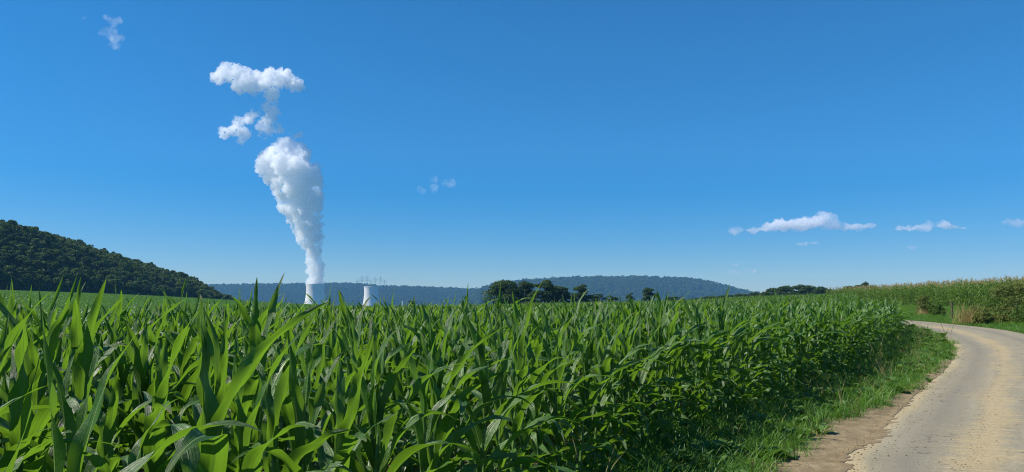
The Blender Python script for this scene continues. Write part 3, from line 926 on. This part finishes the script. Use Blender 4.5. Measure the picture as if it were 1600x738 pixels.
GC = 'clouds in the blue sky'
YC = 7600
vap_px('cloud', [(1150, 360, 8), (1175, 361, 8), (1200, 357, 11), (1222, 352, 13), (1245, 350, 15), (1268, 346, 16), (1288, 345, 15), (1283, 338, 9), (1305, 352, 13), (1325, 356, 11), (1345, 354, 9), (1360, 353, 7)], YC, 14, [(140, 110), (55, 60)], M['cloud'],
       'long low white cloud with a bright hump, largest of those on the right', 'cloud', GC, sq=0.75, wx=1.9)
vap_px('cloud', [(1405, 358, 6), (1422, 357, 6), (1440, 354, 9), (1455, 352, 10), (1470, 352, 9), (1488, 355, 7), (1504, 357, 5)], YC, 12, [(110, 80), (45, 44)], M['cloud'],
       'small flat white cloud right of the long humped cloud', 'cloud', GC, sq=0.75, wx=1.9)
vap_px('cloud', [(1576, 346, 7), (1592, 347, 9), (1612, 346, 11)], YC, 12, [(110, 80), (45, 44)], M['wisp'], 'faint greyish cloud cut by the right edge of the photo', 'cloud', GC, sq=0.7, wx=1.9)
vap_px('cloud', [(1250, 381, 5), (1262, 380, 6), (1272, 380, 5)], YC + 600, 10, [(80, 40), (40, 22)], M['wisp'], 'tiny pale cloud directly under the long humped cloud', 'cloud', GC, sq=0.6, wx=1.8)
vap_px('cloud', [(1425, 386, 5), (1434, 386, 4)], YC + 600, 10, [(80, 40), (40, 22)], M['wisp'], 'tiny faint cloud under the small flat white cloud', 'cloud', GC, sq=0.6, wx=1.8)
vap_px('cloud', [(1140, 424, 6), (1158, 426, 7), (1174, 424, 6), (1150, 414, 5)], YC + 1500, 14, [(110, 60), (45, 30)], M['wisp'], 'thin grey cloud streaks low above the right end of the dome hill', 'cloud', GC, sq=0.5, wx=2)
vap_px('cloud', [(174, 32, 9), (183, 33, 7), (176, 45, 10), (170, 56, 12), (180, 60, 11), (178, 70, 9), (162, 27, 6)], 4900, 7, [(55, 80), (22, 40)], M['wisp'],
       'small ragged white cloud at the top left of the sky', 'cloud', GC, sq=0.9)
vap_px('cloud', [(132, 28, 4), (140, 26, 3.5)], 4900, 6, [(40, 20), (18, 10)], M['wisp'], 'tiny faint wisp left of the ragged cloud at the top left', 'cloud', GC, sq=0.8)
vap_px('cloud', [(657, 296, 7), (678, 280, 7), (682, 296, 8), (706, 287, 8), (695, 288, 7)], 6000, 9, [(70, 90), (28, 44)], M['wisp'], 'faint broken wisp of cloud alone in the middle of the sky', 'cloud', GC, sq=0.8)

# ------------------------------------------------------------------ maize plants
def leaf_grid(L, Wd, th0, th1, p, az, twist, ruf, z0, nseg, nc, r, r0=0.012, drift=0.0):
    s = np.linspace(0, 1, nseg)
    th = th0 + (th1 - th0) * s ** p + 0.06 * np.sin(s * 7 + r.uniform(0, 6.28)) * s
    a = az + drift * s ** 1.5 + 0.05 * np.sin(s * 5 + r.uniform(0, 6.28))
    rad = np.stack([np.cos(a), np.sin(a), np.zeros_like(a)], -1)
    up = np.array([0, 0, 1.0])
    Tn = np.sin(th)[:, None] * rad + np.cos(th)[:, None] * up
    ds = L / (nseg - 1)
    P = np.cumsum(Tn * ds, axis=0) - Tn[0] * ds
    P += rad[0] * r0 + up * z0
    b = np.stack([-np.sin(a), np.cos(a), np.zeros_like(a)], -1)
    n = -np.cos(th)[:, None] * rad + np.sin(th)[:, None] * up
    tw = twist * s ** 1.3
    b2 = np.cos(tw)[:, None] * b + np.sin(tw)[:, None] * n
    n2 = -np.sin(tw)[:, None] * b + np.cos(tw)[:, None] * n
    w = Wd * (0.45 + 0.55 * sstep(s, 0, 0.28)) * np.clip(1 - s, 0, 1) ** 0.62 * (1 + 0.12 * np.sin(np.pi * s))
    w[-1] = 0.0015
    keel = 0.85 * np.exp(-s * 3.2) + 0.26
    c = np.linspace(-1, 1, nc)
    ph1, ph2 = r.uniform(0, 6.28, 2)
    k1, k2 = r.uniform(13, 21, 2)
    lat = c[None, :] * (w / 2 * np.cos(keel))[:, None]
    hgt = np.abs(c)[None, :] ** 1.2 * (w / 2 * np.sin(keel))[:, None]
    env = (np.sin(np.pi * np.clip(s * 1.05, 0, 1)) ** 0.7)[:, None]
    rf = ruf * env * np.where(c[None, :] > 0, np.sin(k1 * s + ph1)[:, None], np.sin(k2 * s + ph2)[:, None]) * np.abs(c[None, :]) ** 1.5
    G = P[:, None] + lat[..., None] * b2[:, None] + (hgt + rf)[..., None] * n2[:, None]
    uv = np.stack(np.broadcast_arrays(c[None, :], s[:, None]), -1)
    return G, uv

def corn_plant(seed, Ht=1.2, nseg=22, nc=7, tassel=False, arch=1.0):
    """returns stalk MB, list of leaf MBs, tassel MB"""
    r = np.random.default_rng(seed)
    az0 = r.uniform(0, 6.28)
    nl = int(r.integers(10, 13)) if not tassel else int(r.integers(12, 14))
    leaves = []
    zt = Ht * (0.78 if not tassel else 0.9)
    zs = 0.10 + (zt - 0.10) * np.linspace(0, 1, nl) ** 0.95
    for i, z in enumerate(zs):
        f = i / (nl - 1)
        az = az0 + math.pi * (i % 2) + r.normal(0, 0.28) + 0.05 * i
        if tassel:
            L = r.uniform(0.62, 0.85) * (1 - 0.45 * max(0, f - .7) / .3) * (0.7 + 0.3 * min(1, f / .3))
            th0 = r.uniform(0.35, 0.6); th1 = r.uniform(1.5, 2.5); p = r.uniform(1.0, 1.6)
            Wd = r.uniform(0.11, 0.135)
        else:
            mid = math.exp(-((f - 0.62) / 0.38) ** 2)
            L = (0.46 + 0.30 * mid) * r.uniform(0.85, 1.15)
            if f > 0.79:                       # young leaves standing up out of the whorl
                th0 = r.uniform(0.03, 0.20); th1 = r.uniform(0.12, 1.2); p = r.uniform(1.4, 2.8)
                L = r.uniform(0.5, 0.8) * (1.0 if f < 0.99 else 0.85); Wd = r.uniform(0.062, 0.095)
            elif f > 0.5:
                th0 = r.uniform(0.22, 0.48); th1 = r.uniform(1.3, 2.75); p = r.uniform(1.3, 2.7)
                Wd = r.uniform(0.100, 0.132)
            else:
                th0 = r.uniform(0.35, 0.65); th1 = r.uniform(1.7, 2.8); p = r.uniform(1.0, 1.9)
                Wd = r.uniform(0.088, 0.115)
        th0 *= 0.5 + 0.5 * arch; th1 = min(th1 * arch, 2.75)
        G, uv = leaf_grid(L, Wd, th0, th1, p, az, r.normal(0, 0.55), r.uniform(0.010, 0.024), z, nseg, nc, r, 0.012 * (1 - .5 * f), r.normal(0, 0.35))
        leaves.append(MB().grid(G, uv))
    st = MB()
    zz = [-0.06]; rr = [0.019]
    top = zt + (0.03 if not tassel else 0.12)
    for i, z in enumerate(zs):
        base = 0.019 * (1 - 0.5 * (z / top))
        zz += [z - 0.02, z - 0.004, z + 0.012]; rr += [base * 0.98, base * 1.22, base * 1.02]
    zz.append(top); rr.append(0.005)
    lean = r.normal(0, 0.012, 2)
    zz = np.array(zz); zz = np.maximum.accumulate(zz + np.arange(len(zz)) * 1e-5)
    pts = np.stack([lean[0] * zz * 0, lean[1] * zz * 0, zz], -1)
    st.tube(pts, rr, 9)
    ta = None
    if tassel:
        ta = MB()
        t0 = top
        for k in range(8):
            a = r.uniform(0, 6.28); th = 0.05 if k == 0 else r.uniform(0.15, 0.7)
            L = 0.30 if k == 0 else r.uniform(0.14, 0.24)
            s = np.linspace(0, 1, 5)
            tt = th * (0.6 + 0.9 * s)
            q = np.stack([np.sin(tt) * np.cos(a), np.sin(tt) * np.sin(a), np.cos(tt)], -1)
            pp = np.cumsum(q * L / 4, axis=0) + np.array([0, 0, t0 - 0.02 + 0.008 * k])
            ta.tube(pp, np.array([.005, .008, .008, .007, .003]), 4)
    return st, leaves, ta

# hero kinds: every leaf its own mesh
HERO = []
for k in range(12):
    st, lv, _ = corn_plant(200 + k, Ht=1.30 + 0.06 * (k % 3))
    HERO.append((st.mesh('stalk', M['corn_stalk']), [g.mesh('leaf', M['corn_leaf']) for g in lv]))
# kinds with one foliage mesh
MIDK = []
STUFFK = []
for k in range(10):
    st, lv, _ = corn_plant(300 + k, Ht=1.30 + 0.06 * (k % 3), nseg=16, nc=5, arch=1.0 if k < 6 else 1.45)
    fol = MB()
    for g in lv: fol.merge(g)
    MIDK.append((st.mesh('stalk', M['corn_stalk']), fol.mesh('foliage', M['corn_leaf'])))
    allm = MB(); allm.merge(fol)
    s0 = len(allm.m)
    st.m = [np.ones_like(q) for q in st.m]
    allm.merge(st)
    STUFFK.append(allm.build('maize_plant', [M['corn_leaf'], M['corn_stalk']], link=False))

# planting positions: rows that follow the field edge, then straight rows behind
def rows():
    out = []
    Tc = np.gradient(CEc, axis=0); Tc /= np.linalg.norm(Tc, axis=1)[:, None]
    Nl = np.stack([-Tc[:, 1], Tc[:, 0]], -1)
    k = 0
    while True:
        off = 0.12 + 0.78 * k
        if off > 60: break
        C = CEc + Nl * off
        d = np.concatenate([[0], np.cumsum(np.maximum(np.einsum('ij,ij->i', np.diff(C, axis=0), Tc[:-1]), 0))])
        if d[-1] < 1: break
        s = 0.0
        while s < d[-1]:
            x = np.interp(s, d, C[:, 0]); y = np.interp(s, d, C[:, 1])
            dist = math.hypot(x, y)
            out.append((x + rng.normal(0, .035), y + rng.normal(0, .035), off))
            s += 0.20 * rng.uniform(0.7, 1.35) * (1 if dist < 26 else (1.35 if dist < 55 else 2.0))
        k += 1
    return np.array(out)
cp = rows()
keep = (cp[:, 0] > corn_left(cp[:, 1])) & (cp[:, 0] < corn_edge(cp[:, 1]) + 0.1) & (cp[:, 1] > -6) & (cp[:, 1] < 112)
cp = cp[keep]
extra = []
y = 60.0
while y < 128:
    x = float(road_right(min(y, RRc[:, 1].max() - 0.5))) + 2.5
    xe = min(0.47 * y, float(np.interp(y, TFc[:, 1], TFc[:, 0])) - 1.0) if y < 112 else 0.44 * y
    while x < xe:
        extra.append((x + rng.normal(0, .06), y + rng.normal(0, .1), 30.0)); x += 0.38
    y += 0.72
cp = np.vstack([cp, np.array(extra)])
dist = np.hypot(cp[:, 0], cp[:, 1])
ok = dist > 1.65
cp, dist = cp[ok], dist[ok]
# what the camera could see, with room for a step to the side
px, py, fw = project(np.stack([cp[:, 0], cp[:, 1], np.full(len(cp), 1.2)], -1))
near_all = dist < 14
inview = (fw > 0.2) & (px > -350) & (px < 1750)
m = near_all | inview
cp, dist, px, fw = cp[m], dist[m], px[m], fw[m]
frame = (fw > 0.3) & (px > -40) & (px < 1640)
score = np.where(frame, dist + 0.55 * np.minimum(cp[:, 2], 3.0), 1e6)
order = np.argsort(score)
N_HERO, N_IND = 70, 285
ind = order[:N_IND]; rest = order[N_IND:]
CORN_LABEL = 'young leafy maize plant without tassel in the nearest rows of the field'
CORN_GROUP = 'maize plants in the nearest rows'
hero_root, mid_root = {}, {}
def corn_thing(x, y, sc, rz, tilt, parts):
    e = empty('maize_plant', (x, y, float(H(x, y))), rz)
    e.rotation_euler = (tilt[0], tilt[1], rz); e.scale = (sc, sc, sc)
    tag(e, CORN_LABEL, 'maize plant', CORN_GROUP)
    for nm, me in parts:
        o = bpy.data.objects.new(nm, me); COL.objects.link(o); o.parent = e
    return e
def corn_height(x, y):
    return float(np.interp(math.hypot(x, y), [2, 3.2, 5, 12, 30], [0.95, 1.0, 1.06, 1.07, 1.0]))
for n_, i in enumerate(ind):
    x, y = cp[i, :2]
    sc = rnd.uniform(0.86, 1.08) * corn_height(x, y)
    if dist[i] < 9 and 440 < px[i] < 640: sc = min(sc, 0.95)
    if dist[i] < 9: sc = min(sc, 1.06 if px[i] < 440 else 1.02)
    tilt = (rnd.gauss(0, 0.05), rnd.gauss(0.02, 0.05))
    if n_ < N_HERO:
        st, lv = HERO[n_ % 12]
        parts = [('stalk', st)] + [('leaf', g) for g in lv]
    else:
        st, fo = MIDK[rnd.randrange(8)]
        parts = [('stalk', st), ('foliage', fo)]
    corn_thing(x, y, sc, rnd.uniform(0, 6.28), tilt, parts)
n = len(rest)
ch = np.array([corn_height(x, y) for x, y in cp[rest, :2]])
sc = rng.uniform(0.84, 1.08, n) * ch
wide = np.where(dist[rest] > 55, 1.35, np.where(dist[rest] > 26, 1.12, 1.0))
scatter('maize_field', STUFFK, np.stack([cp[rest, 0], cp[rest, 1], H(cp[rest, 0], cp[rest, 1])], -1),
        np.stack([rng.normal(0, .05, n), rng.normal(0.02, .05, n), rng.uniform(0, 6.28, n)], -1),
        np.stack([sc * wide, sc * wide, sc], -1), np.where((dist[rest] > 11) & (rng.random(n) < 0.75), rng.integers(6, 10, n), rng.integers(0, 7, n)),
        'deep green maize field stretching back behind the nearest rows', 'maize field')

# tall tasselled maize beyond the road
TK, TSTUFF = [], []
for k in range(6):
    st, lv, ta = corn_plant(500 + k, Ht=2.15 + 0.08 * (k % 3), nseg=10, nc=3, tassel=True)
    fol = MB()
    for g in lv: fol.merge(g)
    TK.append((st.mesh('stalk', M['corn_stalk']), fol.mesh('foliage', M['tall_leaf']), ta.mesh('tassel', M['tassel'])))
    a = MB(); a.merge(fol)
    st.m = [np.ones_like(q) for q in st.m]; ta.m = [np.full_like(q, 2) for q in ta.m]
    a.merge(st); a.merge(ta)
    TSTUFF.append(a.build('tall_maize_plant', [M['tall_leaf'], M['corn_stalk'], M['tassel']], link=False))
Tt = np.gradient(TFc, axis=0); Tt /= np.linalg.norm(Tt, axis=1)[:, None]
Nt = np.stack([Tt[:, 1], -Tt[:, 0]], -1)
td = np.concatenate([[0], np.cumsum(np.linalg.norm(np.diff(TFc, axis=0), axis=1))])
tall_i, tall_s = [], []
for k in range(22):
    s = 0.0
    while s < td[-1]:
        x = np.interp(s, td, TFc[:, 0] + Nt[:, 0] * 0.75 * k) + rng.normal(0, .06)
        y = np.interp(s, td, TFc[:, 1] + Nt[:, 1] * 0.75 * k) + rng.normal(0, .06)
        q = project(np.array([x, y, 2.0 + float(H(x, y))]))
        if k == 0 and 1270 < q[0] < 1640 and y > 25: tall_i.append((x, y))
        else: tall_s.append((x, y))
        s += rng.uniform(0.26, 0.50) * (1 if k < 3 else 1.4)
tall_i = tall_i if len(tall_i) <= 240 else tall_i
tall_i = sorted(tall_i, key=lambda q: math.hypot(*q))
if len(tall_i) > 230:
    tall_s += tall_i[230:]; tall_i = tall_i[:230]
for x, y in tall_i:
    st, fo, ta = TK[rnd.randrange(6)]
    e = empty('tasselled_maize', (x, y, float(H(x, y))), 0)
    e.rotation_euler = (rnd.gauss(0, .04), rnd.gauss(0, .04), rnd.uniform(0, 6.28)); s_ = rnd.uniform(0.86, 1.12); e.scale = (s_, s_, s_)
    tag(e, 'tall maize plant with straw coloured tassel in the front row beyond the road', 'tasselled maize', 'tall tasselled maize in the front row')
    for nm, me in (('stalk', st), ('foliage', fo), ('tassel', ta)):
        o = bpy.data.objects.new(nm, me); COL.objects.link(o); o.parent = e
ts = np.array(tall_s); n = len(ts)
sc = rng.uniform(0.84, 1.12, n)
scatter('tall_maize_field', TSTUFF, np.stack([ts[:, 0], ts[:, 1], H(ts[:, 0], ts[:, 1])], -1),
        np.stack([rng.normal(0, .04, n), rng.normal(0, .04, n), rng.uniform(0, 6.28, n)], -1), np.stack([sc] * 3, -1), rng.integers(0, 6, n),
        'rows of tall tasselled maize filling the field behind its front row beyond the road', 'tall maize field')

# ------------------------------------------------------------------ low crop on the left
def rosette(seed):
    r = np.random.default_rng(seed); mb = MB()
    for k in range(10):
        s = np.linspace(0, 1, 6)
        a = k * 2.4 + r.normal(0, .3)
        L = r.uniform(0.26, 0.42); th = r.uniform(0.3, 0.9) + (r.uniform(0.3, 1.0)) * s
        q = np.stack([np.sin(th) * np.cos(a), np.sin(th) * np.sin(a), np.cos(th)], -1)
        P = np.cumsum(q * L / 5, axis=0)
        b = np.array([-math.sin(a), math.cos(a), 0])
        w = np.array([0.012, 0.02, 0.08, 0.105, 0.08, 0.01]) * r.uniform(0.8, 1.25)
        G = P[:, None] + np.array([-1, 0, 1])[None, :, None] * w[:, None, None] * b
        G[:, [0, 2], 2] += 0.25 * w[:, None]
        G[:, :, 2] += r.normal(0, .012, (6, 3))
        mb.grid(G, np.stack(np.broadcast_arrays(np.array([-1., 0, 1])[None], s[:, None]), -1))
    return mb.build('beet_plant', M['beet'], link=False)
BP = [rosette(600 + k) for k in range(5)]
pts = []
y = 2.0
while y < 440:
    st = 0.45 * (1 + y / 70)
    x = corn_left(y) - 0.5
    xmin = max(-0.80 * y - 10, -330)
    while x > xmin:
        pts.append((x + rng.normal(0, .05), y + rng.normal(0, .12) * st, st))
        x -= st * rng.uniform(0.6, 1.0)
    y += st * 0.8
bp = np.array(pts); n = len(bp)
sc = rng.uniform(0.8, 1.2, n) * (1 + 0.6 * (bp[:, 2] / 0.45 - 1) * 0.6)
scatter('beet_crop', BP, np.stack([bp[:, 0], bp[:, 1], H(bp[:, 0], bp[:, 1])], -1),
        np.stack([np.zeros(n), np.zeros(n), rng.uniform(0, 6.28, n)], -1), np.stack([sc, sc, np.minimum(sc, 1.25)], -1), rng.integers(0, 5, n),
        'low bright green leafy crop field running to the foot of the wooded hill', 'crop field')

# ------------------------------------------------------------------ grass on the verges
def tuft(seed, nb, hmin, hmax, wid, spread, droop, mat):
    r = np.random.default_rng(seed); mb = MB()
    for k in range(nb):
        s = np.linspace(0, 1, 6)
        a = r.uniform(0, 6.28); L = r.uniform(hmin, hmax)
        th = r.uniform(0.05, 0.5) + r.uniform(0.2, droop) * s ** 1.5
        q = np.stack([np.sin(th) * np.cos(a), np.sin(th) * np.sin(a), np.cos(th)], -1)
        P = np.cumsum(q * L / 5, axis=0) - q[0] * L / 5
        P += np.array([r.normal(0, spread), r.normal(0, spread), -0.01])
        t2 = a + math.pi / 2 + r.normal(0, .6)
        b = np.array([math.cos(t2), math.sin(t2), 0])
        w = wid * r.uniform(.7, 1.3) * np.array([.8, 1, .95, .8, .5, .08])
        G = P[:, None] + np.array([-1, 1])[None, :, None] * (w / 2)[:, None, None] * b
        mb.grid(G, np.stack(np.broadcast_arrays(np.array([-1., 1])[None], s[:, None]), -1))
    return mb.build('grass_tuft', mat, link=False)
GP = [tuft(700 + k, 20, 0.06, 0.17, 0.007, 0.055, 1.2, M['grass']) for k in range(4)] + \
     [tuft(720 + k, 16, 0.13, 0.32, 0.008, 0.06, 1.7, M['grass']) for k in range(4)] + \
     [tuft(740 + k, 9, 0.25, 0.55, 0.009, 0.07, 2.2, M['grass']) for k in range(3)] + \
     [tuft(760, 8, 0.2, 0.5, 0.005, 0.05, 1.3, M['dry_grass'])]
for k in range(3):                      # broad-leaved weeds
    w_ = rosette(780 + k); w_.name = 'weed'; w_.data.materials[0] = M['weed']; GP.append(w_)
def seed_grass(seed):
    r = np.random.default_rng(seed); mb = MB()
    for k in range(6):
        a = r.uniform(0, 6.28); L = r.uniform(0.4, 0.75); s_ = np.linspace(0, 1, 6)
        th = r.uniform(0.0, 0.25) + r.uniform(0.1, 0.7) * s_ ** 2
        q = np.stack([np.sin(th) * np.cos(a), np.sin(th) * np.sin(a), np.cos(th)], -1)
        P = np.cumsum(q * L / 5, axis=0) + np.array([r.normal(0, .04), r.normal(0, .04), -L / 5])
        mb.tube(P, [.0016, .0014, .0012, .0045, .005, .001], 4)
    return mb.build('seed_grass', M['seed_grass'], link=False)
GP += [seed_grass(790), seed_grass(791)]
gp, gi, gs = [], [], []
def dirt_w(y): return 0.52 * sstep(y, 2.8, 4.5) * (1 - sstep(y, 9.5, 13.8)) + 0.03 + 0.10 * math.sin(y * 2.1) + 0.08 * math.sin(y * 5.3)
y = 1.0
while y < 64:
    a = float(corn_edge(y)) - 0.75; b = float(road_left(y)) - float(dirt_w(y)) - 0.02
    if b > a:
        dens = 165 / (1 + max(0, y - 10) / 16)
        dy = 0.25
        cnt = int(dens * (b - a) * dy)
        for _ in range(cnt):
            f = rng.random(); x = a + (b - a) * f
            yy = y + rng.random() * dy
            x += rng.normal(0, .10) if f > .9 else 0
            e = (x - float(corn_edge(yy)))
            u_ = rng.random()
            if e < 0.3: k = 8 + rng.integers(0, 3) if u_ < .22 else 4 + rng.integers(0, 4)
            elif e < 0.8: k = 4 + rng.integers(0, 4) if u_ < .6 else (8 + rng.integers(0, 3) if u_ < .68 else rng.integers(0, 4))
            else: k = rng.integers(0, 4) if u_ < .68 else 4 + rng.integers(0, 4)
            if b - x < 0.30 and 4 < yy < 14 and u_ < .6: k = 4 + rng.integers(0, 6)
            if u_ > .978: k = 11
            v_ = rng.random()
            if v_ < .045: k = 12 + rng.integers(0, 3)
            elif v_ < .050: k = 15 + rng.integers(0, 2)
            gp.append((x, yy)); gi.append(k); gs.append(rng.uniform(.6, 1.1) * (1 + max(0, yy - 12) / 45) * (0.5 if 12 <= k < 15 else 1))
    y += 0.25
# beyond the road, up to the tall maize
for _ in range(24000):
    y = rng.uniform(16, 84)
    a = float(road_right(y)) + 0.08
    b = float(np.interp(y, TFc[:, 1], TFc[:, 0])) + 0.6
    if b - a > 14: b = a + 14
    if y > RRc[:, 1].max() - 1: continue
    x = rng.uniform(a, b)
    if x > 0.85 * y + 3: continue
    gp.append((x, y)); gi.append(rng.integers(0, 8) if x - a > 0.8 else rng.integers(0, 4)); gs.append(rng.uniform(.9, 1.6))
gp = np.array(gp); n = len(gp); gs = np.array(gs)
scatter('verge_grass', GP, np.stack([gp[:, 0], gp[:, 1], H(gp[:, 0], gp[:, 1])], -1),
        np.stack([rng.normal(0, .08, n), rng.normal(0, .08, n), rng.uniform(0, 6.28, n)], -1), np.stack([gs] * 3, -1), gi,
        'green roadside grass growing along both verges of the lane', 'grass')

# ------------------------------------------------------------------ shrubs and post by the bend
def shrub(px, py, Y, w, h, mat, label, seed, name='shrub', leaf=0.045, n=4200):
    p = at(px, py, Y); x = p[0]
    e = empty(name, (x, Y, float(H(x, Y))))
    tag(e, label, 'bush', 'bushes beyond the bend')
    cm, C = crown_mb(seed, h, w, n, leaf, -0.05, 1.1, 18)
    cm.build('foliage', mat, e)
    st = MB(); r = np.random.default_rng(seed)
    for c, rad in C[::2]:
        st.tube([[r.normal(0, .05), r.normal(0, .05), -0.05], c * np.array([.5, .5, .5]), c], [.022, .014, .006], 5)
    st.build('stem', M['bark'], e)
shrub(1447, 480, 56, 2.0, 1.45, M['brown_shrub'], 'brown and green straggly bush before the tall maize, left of the post', 801)
shrub(1462, 486, 53, 1.5, 1.0, M['shrub'], 'small dark green bush at the right foot of the straggly brown bush', 802)
shrub(1552, 488, 42, 2.5, 1.35, M['shrub'], 'dark green bush right of the straw coloured grass clump', 803)
shrub(1588, 485, 40, 2.9, 2.3, M['brown_shrub'], 'big olive brown bush at the right edge of the photo', 804, n=5200)
shrub(1536, 497, 40, 1.1, 0.7, M['brown_shrub'], 'low dark bush at the foot of the straw coloured grass clump', 805)
shrub(1612, 490, 39, 2.4, 1.9, M['shrub'], 'green bush cut off by the right edge, beside the olive brown bush', 806)
p = at(1517, 490, 42)
e = empty('dry_grass_clump', (p[0], 42, float(H(p[0], 42)))); tag(e, 'straw coloured clump of tall dry grass on the far verge', 'grass clump')
d = tuft(900, 420, 0.6, 1.45, 0.016, 0.32, 0.8, M['dry_grass']); d.name = 'blades'; COL.objects.link(d); d.parent = e
d2 = tuft(902, 60, 0.4, 0.8, 0.014, 0.3, 1.1, M['grass']); d2.name = 'green_blades'; COL.objects.link(d2); d2.parent = e
p = at(1436, 480, 56)
e = empty('dry_grass_clump', (p[0], 55.6, float(H(p[0], 55.6)))); tag(e, 'smaller rusty dry grass clump left of the straggly brown bush', 'grass clump')
d = tuft(901, 160, 0.4, 1.0, 0.014, 0.25, 1.0, M['dry_grass']); d.name = 'blades'; COL.objects.link(d); d.parent = e
p = at(1487, 480, 47)
e = empty('fence_post', (p[0], 47, float(H(p[0], 47)))); tag(e, 'dark weathered wooden post standing in front of the tall maize', 'post')
mb = MB(); mb.tube([[0, 0, -.2], [0.01, 0, .5], [0.03, 0, 1.0], [0.02, 0.01, 1.25]], [.055, .05, .048, .045], 8); mb.build('shaft', M['wood'], e)
mb = MB(); mb.tube([[0.0, -.06, .95], [0.0, -.085, .95]], .025, 6); mb.build('wire_staple', M['grey_steel'], e)

# loose crumbs of soil dropped on the lane
stone_mb = []
for k in range(3):
    r = np.random.default_rng(950 + k)
    V = ICO[0] * (1 + 0.25 * r.standard_normal((len(ICO[0]), 1)) * 0.5) * np.array([1, .8, .55])
    stone_mb.append(MB().add(V, ICO[1]).build('soil_crumb', M['dirt'], link=False))
sp = []
for _ in range(420):
    i = rng.integers(30, 130); f = rng.random()
    u = rng.normal(1.14, 0.10) if rng.random() < .65 else rng.uniform(-.3, ROADW)
    if u < -.5: continue
    q = RLc[min(i, len(RLc) - 2)] * (1 - f) + RLc[min(i + 1, len(RLc) - 1)] * f + NR[min(i, len(NR) - 1)] * u
    c = 0.065 + 0.03 * (1 - ((u - ROADW / 2) / (ROADW / 2)) ** 2) - 0.03
    sp.append((q[0], q[1], float(H(q[0], q[1])) + c))
for _ in range(900):
    i = rng.integers(28, 110); f = rng.random(); u = rng.normal(0.05, 0.22)
    q = RLc[i] * (1 - f) + RLc[i + 1] * f + NR[i] * u
    sp.append((q[0], q[1], (road_top(q[0], q[1], u) + 0.006) if u > 0 else float(H(q[0], q[1])) + 0.03))
sp = np.array(sp); n = len(sp)
ss = rng.uniform(.003, .009, n) * np.where(rng.random(n) < .05, 1.8, 1)
scatter('soil_crumbs', stone_mb, sp, np.stack([np.zeros(n), np.zeros(n), rng.uniform(0, 6.28, n)], -1), np.stack([ss] * 3, -1), rng.integers(0, 3, n),
        'dark crumbs of soil scattered along the tyre track on the lane', 'soil crumbs')

# ------------------------------------------------------------------ the air
hz = MB()
hz.box((0, 0, (1420 - 58) / 2), (13200, 13200, 1420 + 58))
m, t, nn, l = nt('haze_air')
v = N(t, 'ShaderNodeVolumePrincipled'); v.inputs['Color'].default_value = (0.20, 0.52, 1.0, 1)
v.inputs['Density'].default_value = 8.3e-5; v.inputs['Anisotropy'].default_value = 0.0
o = N(t, 'ShaderNodeOutputMaterial'); l.new(v.outputs[0], o.inputs['Volume'])
tag(hz.build('haze', m, smooth=False), kind='stuff', label='thin blue haze in the air over the valley', cat='haze')
